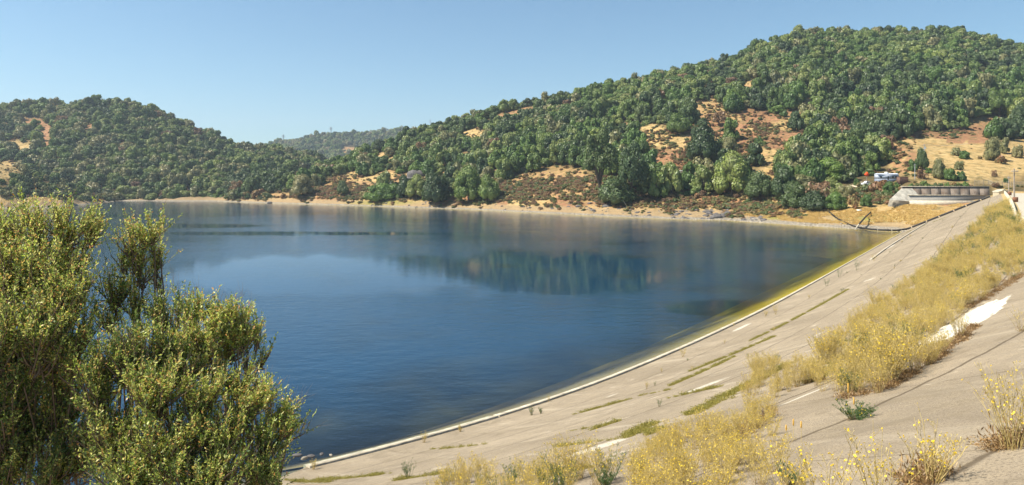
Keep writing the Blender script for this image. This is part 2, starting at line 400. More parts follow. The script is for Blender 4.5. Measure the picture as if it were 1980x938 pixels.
# parapet wall on the crest
s = np.arange(S0 + 30, S_END - 6, 1.0); V = []
for (du, dz) in ((.9, -.6), (.9, 1.0), (1.25, 1.0), (1.25, -.6)):
    p = dam_pt(s, crest_u(s) + du); p[:, 2] = zf(s, crest_u(s)) + dz; V.append(p)
V = np.stack(V, 1); i = np.arange(len(s) - 1)[:, None] * 4
mm = M().add(V.reshape(-1, 3), np.concatenate([np.concatenate([i + a, i + b_, i + 4 + b_, i + 4 + a], 1) for a, b_ in ((0, 1), (1, 2), (2, 3))]))
mm.add(V[0], [[0, 1, 2, 3]]); mm.add(V[-1], [[3, 2, 1, 0]])
o = mm.build('parapet_wall', plain('parapet_concrete', (.58, .50, .36), .85, 2.5, .15)); tag(o, 'low cream concrete parapet wall running along the dam crest', 'wall')
# near natural bank, left of the slabs
sb = np.arange(S0 - 120, S0 + .6, 1.0); ub = np.concatenate([np.linspace(-30, -2, 12), np.linspace(-1.5, 46.8, 64)])
SB, UB = np.meshgrid(sb, ub, indexing='ij'); V = dam_pt(SB, UB)
amp = sstep(0, 6, slab_start(UB) - SB)
V[..., 2] += amp * (fbm(V[..., 0] * .12, V[..., 1] * .12, 4) * 2.2) - .12
M().add(V.reshape(-1, 3), grid_faces(*SB.shape)).build('near_bank', C_NEAR, None, 'structure', True)
#__MARK_TERRAIN__
# ------------------------------------------------------------------ hills: column profiles (photo column -> rows and distances)
class Hill:
    """cols: {px: [(py, distance), ...]} ground line seen up each column; same knot count in every column"""
    def __init__(s, cols, back, amp=3.0, seed=0, lift=0.0):
        s.px = np.array(sorted(cols)); K = np.array([cols[p] for p in s.px], float)
        s.d = K[..., 1]; s.z = EYE - (K[..., 0] - HZ) / F * K[..., 1]
        d0 = s.d[:, :1]; s.d = np.concatenate([d0 - 30, s.d, s.d[:, -1:] + back[0], s.d[:, -1:] + back[1]], 1)
        zr = s.z[:, -1:]; s.z = np.concatenate([s.z[:, :1] - 9, s.z, zr - back[2], zr * 0 - 6], 1)
        s.amp = amp; s.seed = seed
        s.nk = s.d.shape[1]
    def knots(s, px):
        d = np.stack([np.interp(px, s.px, s.d[:, k]) for k in range(s.nk)], -1)
        z = np.stack([np.interp(px, s.px, s.z[:, k]) for k in range(s.nk)], -1)
        return d, z
    def profile(s, px, sub=14):
        """dense profile for columns px: d, z arrays (ncol, nrow)"""
        kd, kz = s.knots(np.atleast_1d(np.asarray(px, float)))
        t = np.linspace(0, s.nk - 1, (s.nk - 1) * sub + 1); i = np.minimum(t.astype(int), s.nk - 2); f = t - i
        d = kd[:, i] * (1 - f) + kd[:, i + 1] * f
        z = kz[:, i] * (1 - f) + kz[:, i + 1] * f
        x = (np.atleast_1d(px)[:, None] - CX) / F * d
        w = s.wobble(t) * np.ones_like(d)
        z = z + w * (fbm(x * .012, d * .012, 4, s.seed) * s.amp * 2 + fbm(x * .06, d * .06, 3, s.seed + 5) * s.amp * .6)
        gl = sstep(.95, 1.25, t) * (1 - sstep(2.6, 3.4, t))
        z = z + (1 - w) * .5 * fbm(x * .09, d * .09, 3, 3) * (t > .5) + gl * (np.abs(fbm(x * .11, d * .05, 4, 12)) * 3.6 - .55)
        return d, z, t
    def wobble(s, t): return sstep(1.8, 3.2, t)
    def mesh(s, name, px, mat, sub=14):
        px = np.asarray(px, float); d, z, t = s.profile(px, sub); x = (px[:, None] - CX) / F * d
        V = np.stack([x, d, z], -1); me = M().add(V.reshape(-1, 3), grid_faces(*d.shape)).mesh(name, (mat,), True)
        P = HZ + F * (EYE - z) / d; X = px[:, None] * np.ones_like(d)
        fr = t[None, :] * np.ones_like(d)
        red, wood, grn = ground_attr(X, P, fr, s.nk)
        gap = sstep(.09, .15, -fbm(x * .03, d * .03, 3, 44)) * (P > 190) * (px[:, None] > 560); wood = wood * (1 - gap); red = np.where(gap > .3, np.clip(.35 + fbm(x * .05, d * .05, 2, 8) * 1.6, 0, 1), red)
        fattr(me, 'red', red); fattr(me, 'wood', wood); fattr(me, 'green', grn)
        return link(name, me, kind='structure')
    def place(s, px, py):
        d, z, t = s.profile(px, 40); P = HZ + F * (EYE - z[0]) / d[0]
        ok = (t >= 1) & (P <= py); k = int(np.argmax(ok)) if ok.any() else int(np.argmin(P))
        return np.array([(px - CX) / F * d[0][k], d[0][k], z[0][k]])

# clearings: px, py, rx, ry, redness
CLEAR = [(1290,262,52,18,.2),(1365,206,30,14,.5),(1466,158,18,7,.1),(1445,168,12,8,.5),(1400,240,58,15,.7),(1458,238,60,22,1),(1530,268,48,16,1),
 (1300,300,50,22,1),(1335,276,60,10,.1),(1440,290,26,28,1),(925,256,24,6,.1),(975,250,30,5,.1),(1035,256,14,4,.1),(1000,281,14,6,.8),(1090,358,105,30,.5),(1180,362,50,25,.6),
 (800,350,60,13,.3),(900,304,12,6,.9),(862,312,12,6,.9),(690,352,60,10,.5),(640,372,60,8,.6),(1880,305,150,44,.1),(1850,264,85,12,.8),
 (1915,238,50,13,.6),(1745,300,38,26,.6),(1350,333,80,5,.2),(1690,372,50,14,.1),(62,238,24,10,.9),(92,262,14,24,.8),(130,205,42,5,.1),
 (180,245,16,6,.9),(30,282,34,13,.3),(470,283,28,5,.1),(430,301,10,5,.1),(145,311,8,5,.2),(678,289,20,5,.6),(10,330,30,20,.3),
 (560,378,90,5,.5),(740,300,14,6,.4),(585,335,22,6,.2),(1230,240,14,5,.6),(1650,412,225,36,.1),(1350,400,110,14,.4),(1000,372,60,14,.2),(1940,200,1,1,0)]
def clearing(px, py):
    a, ra = clearing0(px, py); b, rb = clearing0(px, np.asarray(py) - 9 * (np.asarray(px) > 560)); return np.maximum(a, b), np.where(a >= b, ra, rb)
def clearing0(px, py):
    v = np.zeros_like(np.asarray(px, float)); r = np.zeros_like(v)
    q = fbm(np.asarray(px) * .05, np.asarray(py) * .08, 3, 9) * .9
    for (cx, cy, rx, ry, red) in CLEAR:
        e = ((px - cx) / rx) ** 2 + ((py - cy) / ry) ** 2
        w = 1 - sstep(.6, 1.35, np.sqrt(e) + q); r = np.where(w > v, red, r); v = np.maximum(v, w)
    return v, r
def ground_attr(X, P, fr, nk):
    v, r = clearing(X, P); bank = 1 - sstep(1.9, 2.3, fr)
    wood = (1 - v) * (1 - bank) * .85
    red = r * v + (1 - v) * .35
    grn = (1 - sstep(0, 1, np.hypot((X - 1690) / 110, (P - 422) / 12))) + .8 * (1 - sstep(.3, 1, np.hypot((X - 740) / 90, (P - 392) / 7)))
    grn = grn + .9 * (1 - sstep(.3, 1, np.hypot((X - 1500) / 30, (P - 420) / 8)))
    return red, wood, np.clip(grn, 0, 1)

def sh(py): return EYE * F / (py - HZ)
def C(py_shore, *rest, d=None):
    d0 = sh(py_shore) if d is None else d
    return [(py_shore, d0)] + [(p, d0 + dd) for p, dd in rest]
# knots: shore, bank top, low, (step foot, step head), middle, ridge
RC = {
 300: C(389.5, (388, 6), (384, 12), (383, 16), (383, 20), (382, 30), (381, 40), d=584),
 418: C(389.5, (386, 6), (380, 14), (379, 20), (378, 24), (376, 32), (374, 42), d=584),
 470: C(391.5, (384, 8), (378, 16), (374, 24), (370, 30), (362, 50), (356, 66)),
 520: C(393, (383, 9), (372, 22), (367, 34), (362, 40), (354, 64), (346, 92)),
 620: C(396, (384, 10), (373, 26), (367, 36), (362, 44), (345, 80), (328, 130)),
 720: C(399, (385, 12), (372, 28), (366, 40), (360, 48), (335, 100), (299, 190)),
 800: C(402, (388, 13), (372, 30), (364, 42), (356, 52), (318, 120), (268, 210)),
 900: C(405, (392, 12), (376, 28), (366, 40), (356, 52), (300, 140), (238, 250)),
 960: C(408, (389, 17), (372, 34), (362, 46), (352, 56), (292, 150), (222, 260)),
 1000: C(410, (386, 22), (370, 36), (360, 48), (350, 58), (285, 155), (211, 275)),
 1100: C(415, (386, 28), (366, 44), (356, 56), (346, 66), (270, 165), (192, 300)),
 1200: C(420, (391, 30), (368, 48), (356, 60), (344, 72), (260, 175), (168, 325)),
 1300: C(424, (400, 26), (380, 44), (356, 62), (334, 78), (245, 175), (146, 345)),
 1400: C(426, (404, 26), (384, 44), (358, 64), (332, 84), (240, 180), (123, 375)),
 1500: C(433, (416, 22), (394, 40), (368, 62), (344, 84), (240, 190), (88, 405)),
 1560: C(437.5, (424, 16), (403, 32), (378, 56), (356, 72), (242, 200), (66, 425)),
 1640: C(442, (430, 14), (404, 32), (382, 56), (361, 74), (246, 210), (76, 450)),
 1720: C(446, (434, 12), (408, 34), (389, 50), (370, 62), (250, 215), (72, 475)),
 1752: C(448, (434, 12), (394, 40), (390, 52), (362.4, 55), (250, 218), (68, 478), d=250),
 1800: C(452, (430, 8), (394, 47), (389.5, 61), (362.2, 64), (252, 226), (66, 490), d=242),
 1850: C(446, (424, 8), (392, 51), (388.5, 65), (362, 68), (254, 230), (64, 500), d=238),
 1900: C(432, (412, 10), (387, 53), (380, 67), (361.5, 70), (256, 234), (82, 500), d=236),
 1950: C(396, (385, 20), (374, 34), (366, 66), (361, 72), (258, 236), (96, 500), d=236),
 2050: C(396, (385, 20), (374, 34), (366, 66), (361, 72), (262, 240), (112, 500), d=236),
 2300: C(396, (385, 20), (374, 34), (366, 66), (361, 72), (275, 250), (170, 500), d=236),
 2800: C(396, (385, 20), (374, 34), (366, 66), (361, 72), (300, 250), (250, 500), d=236)}
right_hill = Hill(RC, (120, 520, 12), 3.2, 1)
right_hill.wobble = lambda t: sstep(1.8, 3.2, t) * (1 - .85 * sstep(3.0, 3.6, t) * (1 - sstep(5.2, 5.8, t)))
# left hill
LC = {}
sky_l = [(-500, 260), (-300, 235), (-100, 222), (0, 214), (60, 213), (100, 206), (175, 198), (250, 203), (300, 218), (350, 242), (400, 264), (450, 286),
         (500, 293), (560, 297), (600, 309), (650, 328), (700, 342), (760, 352), (850, 362)]
for px in range(-500, 851, 50):
    py = float(np.interp(px, [a for a, _ in sky_l], [b_ for _, b_ in sky_l])); f = lambda t: 384 + (py - 384) * t
    LC[px] = C(389, (386.0, 6), (383, 14), (f(.08), 30), (f(.16), 46), (f(.5), 120), (f(.8), 210), d=592) [:6] + [(f(.62) if False else py, 592 + (270 if px < 500 else 300))]
left_hill = Hill(LC, (150, 600, 10), 4.5, 2)
# the spur that comes in from the left
SC_ = {}
for px, ps, pr, d in [(-500, 404, 240, 430), (-250, 404, 262, 440), (-100, 403, 290, 445), (0, 402, 314, 450), (60, 400, 334, 462), (120, 398, 356, 475), (165, 394.5, 374, 510),
                      (198, 391.8, 384, 545), (220, 389.6, 388.5, 580)]:
    f = lambda t: ps + (pr - ps) * t
    SC_[px] = C(ps, (f(.28), 9), (f(.36), 18), (f(.5), 28), (f(.66), 40), (f(.85), 60), (pr, 85), d=d)
spur = Hill(SC_, (60, 160, 8), 1.5, 3)
# hazy ridge behind, and the farthest peaks
MC = {}
sky_m = [(380, 310), (470, 298), (520, 285), (548, 277), (600, 269), (640, 264), (700, 261), (740, 258), (770, 260), (800, 263), (860, 272), (950, 280), (1100, 290)]
for px in range(380, 1101, 40):
    py = float(np.interp(px, [a for a, _ in sky_m], [b_ for _, b_ in sky_m]))
    MC[px] = [(352, 1500), (346, 1530), (340, 1570), (330, 1640), (320, 1720), (300 if py < 295 else py + 4, 1850), (py, 2150)]
mid_hill = Hill(MC, (300, 1200, 40), 9, 4)
FC = {}
sky_f = [(600, 285), (700, 264), (725, 257), (745, 254.5), (763, 253), (772, 249.5), (782, 250), (795, 255), (830, 252), (850, 243), (868, 239), (885, 241), (930, 252), (1000, 262), (1150, 280)]
for px in list(range(600, 1151, 25)):
    py = float(np.interp(px, [a for a, _ in sky_f], [b_ for _, b_ in sky_f]))
    FC[px] = [(340, 3200), (335, 3250), (325, 3300), (315, 3400), (300, 3500), (285 if py < 280 else py + 3, 3700), (py, 4300)]
far_hill = Hill(FC, (500, 1500, 80), 12, 6)

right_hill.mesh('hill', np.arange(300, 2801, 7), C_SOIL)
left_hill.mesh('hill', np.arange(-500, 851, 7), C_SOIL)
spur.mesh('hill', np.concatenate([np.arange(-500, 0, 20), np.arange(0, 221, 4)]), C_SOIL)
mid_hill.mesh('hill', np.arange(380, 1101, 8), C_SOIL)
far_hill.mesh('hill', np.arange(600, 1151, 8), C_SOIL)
g_ = G('base_ground'); base_mat = g_.done(g_.bsdf((.12, .11, .06), .95))
M().add([[-9000, -3000, -13], [9000, -3000, -13], [9000, 12000, -13], [-9000, 12000, -13]], [[0, 1, 2, 3]]).build('ground', base_mat, None, 'structure')

# ------------------------------------------------------------------ the lake
wpx = np.arange(-420, 1900, 9.0); wd = np.exp(np.arange(math.log(9), math.log(760), .014))
PXg, Dg = np.meshgrid(wpx, wd, indexing='ij'); Xg = (PXg - CX) / F * Dg
s_, u_ = dam_su(Xg.ravel(), Dg.ravel()); dz = (-slope(s_) * u_).reshape(Xg.shape)
rd, rz, _ = right_hill.profile(np.clip(wpx, 300, 2800), 14)
ld, lz, _ = left_hill.profile(np.clip(wpx, -500, 850), 14); pd, pz, _ = spur.profile(np.clip(wpx, -500, 220), 14)
tz = np.full(Xg.shape, -9.0)
for i_, p in enumerate(wpx):
    if p > 418: tz[i_] = np.maximum(tz[i_], np.interp(wd, rd[i_], rz[i_], left=-9))
    if p < 220: tz[i_] = np.maximum(tz[i_], np.interp(wd, pd[i_], pz[i_], left=-9))
depth = np.clip(np.minimum(dz, -tz), 0, 12); depth *= np.clip(1 + 1.5 * fbm(Xg * .12, Dg * .12, 4, 14), .4, 2)
keep = (dz > -1.6)
calm = np.zeros(Xg.shape)
PYg = HZ + F * EYE / Dg
q = fbm(PXg * .02, PYg * .05, 4, 2) * 1.1
for (cx, cy, rx, ry, k) in [(1060, 532, 260, 48, 1.), (1400, 596, 130, 18, .9), (640, 530, 420, 42, .95), (560, 452, 330, 5, 1.), (330, 437, 190, 4.5, 1.), (200, 417, 120, 3, 1.), (1560, 470, 160, 22, .5)]:
    e = np.hypot((PXg - cx) / rx, (PYg - cy) / ry); calm = np.maximum(calm, k * (1 - sstep(.7, 1.15, e + q * .5)))
mm = M(); Vw = np.stack([Xg, Dg, np.zeros_like(Xg)], -1).reshape(-1, 3); Fq = grid_faces(*Xg.shape)
kf = keep.ravel()[Fq].any(1); Fq = Fq[kf]; used = np.unique(Fq); remap = np.full(len(Vw), -1); remap[used] = np.arange(len(used))
me = M().add(Vw[used], remap[Fq][:, ::-1]).mesh('lake_water', (C_WATER,), True)
fattr(me, 'depth', depth.ravel()[used]); fattr(me, 'calm', calm.ravel()[used]); link('lake_water', me, kind='structure')
#__MARK_HAZE__
#__MARK_TREES__
# ------------------------------------------------------------------ vegetation materials
def leafmat(name, stops, trans=.25, rough=.6, island=False, patch=.02):
    g = G(name)
    oi = g.n.new('ShaderNodeObjectInfo')
    if island: r = g.node('ShaderNodeNewGeometry', 8)
    else:
        wn_ = g.node('ShaderNodeTexWhiteNoise', 0, {'noise_dimensions': '3D'}, i0=oi.outputs['Location'])
        big = g.noise(patch, 3, .6, oi.outputs['Location'])
        isl = g.node('ShaderNodeNewGeometry', 8)
        r = g.math('ADD', g.math('ADD', g.math('MULTIPLY', wn_, .42), g.math('MULTIPLY', big, .42)), g.math('MULTIPLY', isl, .16))
    c = g.ramp(r, stops)
    d = g.node('ShaderNodeBsdfDiffuse', 0, None, Color=c); t = g.node('ShaderNodeBsdfTranslucent', 0, None, Color=c)
    gl = g.node('ShaderNodeBsdfGlossy', 0, None, Color=(1, 1, 1), Roughness=.5)
    mx = g.node('ShaderNodeMixShader', 0, None, i0=trans, i1=d, i2=t)
    return g.done(g.node('ShaderNodeMixShader', 0, None, i0=.03, i1=mx, i2=gl))
MAT_OAK = leafmat('oak_leaves', [(.18, (0.044, 0.076, 0.025)), (.36, (0.094, 0.146, 0.036)), (.52, (0.149, 0.217, 0.044)), (.66, (0.220, 0.244, 0.076)), (.82, (0.264, 0.347, 0.055))])
MAT_DARK = leafmat('dark_leaves', [(.2, (0.040, 0.065, 0.026)), (.5, (0.069, 0.111, 0.035)), (.8, (0.131, 0.171, 0.048))])
MAT_GREEN = leafmat('green_leaves', [(.2, (.060, .115, .026)), (.5, (.10, .175, .034)), (.8, (.17, .25, .045))])
MAT_OLIVE = leafmat('olive_leaves', [(.2, (0.131, 0.133, 0.055)), (.5, (0.196, 0.199, 0.078)), (.8, (0.305, 0.267, 0.122))])
MAT_DRY = leafmat('dry_leaves', [(.2, (.14, .09, .05)), (.5, (.22, .125, .065)), (.8, (.30, .20, .10))])
MAT_BRUSH = leafmat('brush_leaves', [(.15, (0.058, 0.098, 0.031)), (.38, (0.117, 0.150, 0.046)), (.55, (0.221, 0.195, 0.065)), (.68, (0.273, 0.130, 0.058)), (.85, (0.351, 0.260, 0.117))], patch=.05)
MAT_BARK = plain('bark', (.11, .085, .06), .95, 3, .4)
MAT_TWIG = plain('twig', (.17, .12, .085), .9, 20, .3)

OPENK = {71, 72}
def crown_mesh(name, mat, seed, lumps=15, per=190, leaf=.095, flat=.78, tall=False, open_=0.0, core=True):
    """a crown of radius about 1, base near z=0: many leaf tufts over uneven lumps"""
    r = np.random.default_rng(seed); m = M()
    a = r.random(lumps) * 2 * math.pi; rad = .62 * np.sqrt(r.random(lumps)); rr = (.20 + .34 * r.random(lumps) ** 1.3) * (.72 if seed in OPENK else 1)
    if tall:
        cz = .3 + 3.1 * r.random(lumps); rad = rad * (1.1 - .22 * cz)
    else:
        cz = .38 + (1.05 * flat) * r.random(lumps) * np.sqrt(np.clip(1 - rad ** 2, .2, 1)) * 1.05
    cx = rad * np.cos(a); cy = rad * np.sin(a)
    if not tall:     # make sure the skirt is filled
        k = lumps // 3; cz[:k] = .30 + .12 * r.random(k); cx[:k] = .62 * np.cos(np.arange(k) * 2.4); cy[:k] = .62 * np.sin(np.arange(k) * 2.4)
    for i in range(lumps):
        n = per; v = r.normal(size=(n, 3)); v /= np.linalg.norm(v, axis=1, keepdims=True)
        v[:, 2] = np.where(v[:, 2] < -.35, -v[:, 2], v[:, 2])
        q = .80 + .30 * r.random((n, 1))
        P = np.array([cx[i], cy[i], cz[i]]) + v * rr[i] * q
        N = v + r.normal(size=(n, 3)) * .38
        T = np.cross(N, r.normal(size=(n, 3))); T /= np.linalg.norm(T, axis=1, keepdims=True)
        S = np.cross(N, T); S /= np.linalg.norm(S, axis=1, keepdims=True)
        h = leaf * (.55 + .75 * r.random((n, 1)))
        k1 = .5 + .6 * r.random((n, 1))
        V = np.stack([P - T * h, P + S * h * k1, P + T * h * .9, P - S * h * k1 * .8 + N * h * .25], 1).reshape(-1, 3)
        m.add(V, np.arange(n * 4).reshape(-1, 4))
        if core:      # inner mass, rough
            u = np.linspace(0, math.pi, 6); w = np.arange(7) * 2 * math.pi / 7
            U, W_ = np.meshgrid(u, w, indexing='ij'); rc = rr[i] * (.62 + .2 * r.random(U.shape))
            Vc = np.stack([cx[i] + rc * np.sin(U) * np.cos(W_), cy[i] + rc * np.sin(U) * np.sin(W_), cz[i] + rc * np.cos(U)], -1)
            Fc = [[a_ * 7 + b_, a_ * 7 + (b_ + 1) % 7, (a_ + 1) * 7 + (b_ + 1) % 7, (a_ + 1) * 7 + b_] for a_ in range(5) for b_ in range(7)]
            m.add(Vc.reshape(-1, 3), Fc)
    return m.mesh(name, (mat,))
def trunk_mesh(name, seed, h=1.0, spread=.5, r0=.07, n=5):
    r = np.random.default_rng(seed); m = M()
    fork = h * .30; m.tube([[0, 0, -.25], [.01, 0, 0], [.02, .02, fork]], [r0 * 1.5, r0 * 1.15, r0 * .9], 6)
    for k in range(n):
        a = k * 2 * math.pi / n + r.random(); e = np.array([math.cos(a) * spread * (.6 + .5 * r.random()), math.sin(a) * spread * (.6 + .5 * r.random()), h * (.75 + .3 * r.random())])
        mid = np.array([.02, .02, fork]) * .45 + e * .55 + r.normal(size=3) * .05
        m.tube([[.02, .02, fork - .03], mid, e], [r0 * .7, r0 * .42, r0 * .12], 5)
    return m.mesh(name, (MAT_BARK,))

FORMS = {}
def forms(key, mat, seeds, **kw): FORMS[key] = [crown_mesh(key + '_crown', mat, sd_, **kw) for sd_ in seeds]
forms('oak', MAT_OAK, (1, 2, 3, 4, 5))
forms('dark', MAT_DARK, (11, 12, 13))
forms('green', MAT_GREEN, (21, 22, 23))
forms('olive', MAT_OLIVE, (31, 32), per=70, leaf=.13)
forms('dry', MAT_DRY, (41, 42), per=60, leaf=.10, core=False)
forms('brush', MAT_BRUSH, (51, 52, 53), lumps=8, per=60, leaf=.16, flat=.5)
forms('poplar', MAT_OAK, (61, 62), lumps=16, tall=True, per=80, leaf=.15)
forms('open', MAT_DARK, (71, 72), lumps=20, per=330, leaf=.042, core=False)
for k_, m_ in (('oak', MAT_OAK), ('dark', MAT_DARK), ('green', MAT_GREEN), ('olive', MAT_OLIVE)): forms(k_ + '_fine', m_, (81 + len(k_), 83 + len(k_)), lumps=22, per=300, leaf=.055)
TRUNKS = [trunk_mesh('oak_trunk', k) for k in (1, 2, 3)]

# unlinked forms that the woodland masses draw from
pool = bpy.data.collections.new('tree_forms'); order = []
def pool_add(key, k):
    o = bpy.data.objects.new('form_%03d' % len(order), FORMS[key][k]); pool.objects.link(o); order.append((key, k))
for key in list(FORMS):
    for k in range(len(FORMS[key])): pool_add(key, k)
SLOT = {key: [i for i, (a, _) in enumerate(order) if a == key] for key in FORMS}
def scatter(name, P, S, Z, idx, poolc, label, cat, kind='stuff', tilt=None):
    me = bpy.data.meshes.new(name); me.vertices.add(len(P)); me.vertices.foreach_set('co', np.asarray(P, np.float32).ravel()); me.update()
    a = me.attributes.new('scl', 'FLOAT_VECTOR', 'POINT'); a.data.foreach_set('vector', np.stack([S, S, Z], 1).astype(np.float32).ravel())
    rot = np.zeros((len(P), 3)); rot[:, 2] = rng.random(len(P)) * 6.283
    if tilt is not None: rot[:, :2] = tilt
    a = me.attributes.new('rot', 'FLOAT_VECTOR', 'POINT'); a.data.foreach_set('vector', rot.astype(np.float32).ravel())
    a = me.attributes.new('idx', 'INT', 'POINT'); a.data.foreach_set('value', np.asarray(idx, np.int32))
    o = link(name, me); tag(o, label, cat, None, kind)
    t = bpy.data.node_groups.new(name, 'GeometryNodeTree')
    t.interface.new_socket('Geometry', in_out='INPUT', socket_type='NodeSocketGeometry'); t.interface.new_socket('Geometry', in_out='OUTPUT', socket_type='NodeSocketGeometry')
    gi = t.nodes.new('NodeGroupInput'); go = t.nodes.new('NodeGroupOutput'); ip = t.nodes.new('GeometryNodeInstanceOnPoints')
    ci = t.nodes.new('GeometryNodeCollectionInfo'); ci.inputs['Collection'].default_value = poolc
    ci.inputs['Separate Children'].default_value = True; ci.inputs['Reset Children'].default_value = True
    def na(nm, dt):
        n = t.nodes.new('GeometryNodeInputNamedAttribute'); n.data_type = dt; n.inputs['Name'].default_value = nm
        return [s_ for s_ in n.outputs if s_.enabled and s_.name == 'Attribute'][0]
    L = t.links; L.new(gi.outputs[0], ip.inputs['Points']); L.new(ci.outputs[0], ip.inputs['Instance'])
    ip.inputs['Pick Instance'].default_value = True; L.new(na('idx', 'INT'), ip.inputs['Instance Index'])
    L.new(na('scl', 'FLOAT_VECTOR'), ip.inputs['Scale'])
    e2r = t.nodes.new('FunctionNodeEulerToRotation'); L.new(na('rot', 'FLOAT_VECTOR'), e2r.inputs[0]); L.new(e2r.outputs[0], ip.inputs['Rotation'])
    L.new(ip.outputs[0], go.inputs[0])
    md = o.modifiers.new('scatter', 'NODES'); md.node_group = t
    return o

# ------------------------------------------------------------------ hand-placed trees and shrubs of the near hillside
LABELS = {}
ORD = ['', 'second', 'third', 'fourth', 'fifth', 'sixth', 'seventh', 'eighth', 'ninth', 'tenth', 'eleventh', 'twelfth', 'thirteenth', 'fourteenth', 'fifteenth',
       'sixteenth', 'seventeenth', 'eighteenth', 'nineteenth', 'twentieth']
occupied = []
def plant_tree(kind, key, k, loc, w, h, label, cat, group, rz=0.0, tr=0, lift=0.0, trunk=True):
    o = thing(kind, label, cat, loc, rz, group)
    cr_ = bpy.data.objects.new('crown', FORMS[key][k]); COL.objects.link(cr_); cr_.parent = o
    zs = h / (3.7 if key == 'poplar' else 1.35 * (.95 if key != 'brush' else .85))
    cr_.scale = (w / 2, w / 2, zs * (1 - lift)); cr_.location = (0, 0, h * lift)
    if trunk:
        t = bpy.data.objects.new('trunk', TRUNKS[tr % 3]); COL.objects.link(t); t.parent = o; t.scale = (w / 2, w / 2, h * .9)
    return o
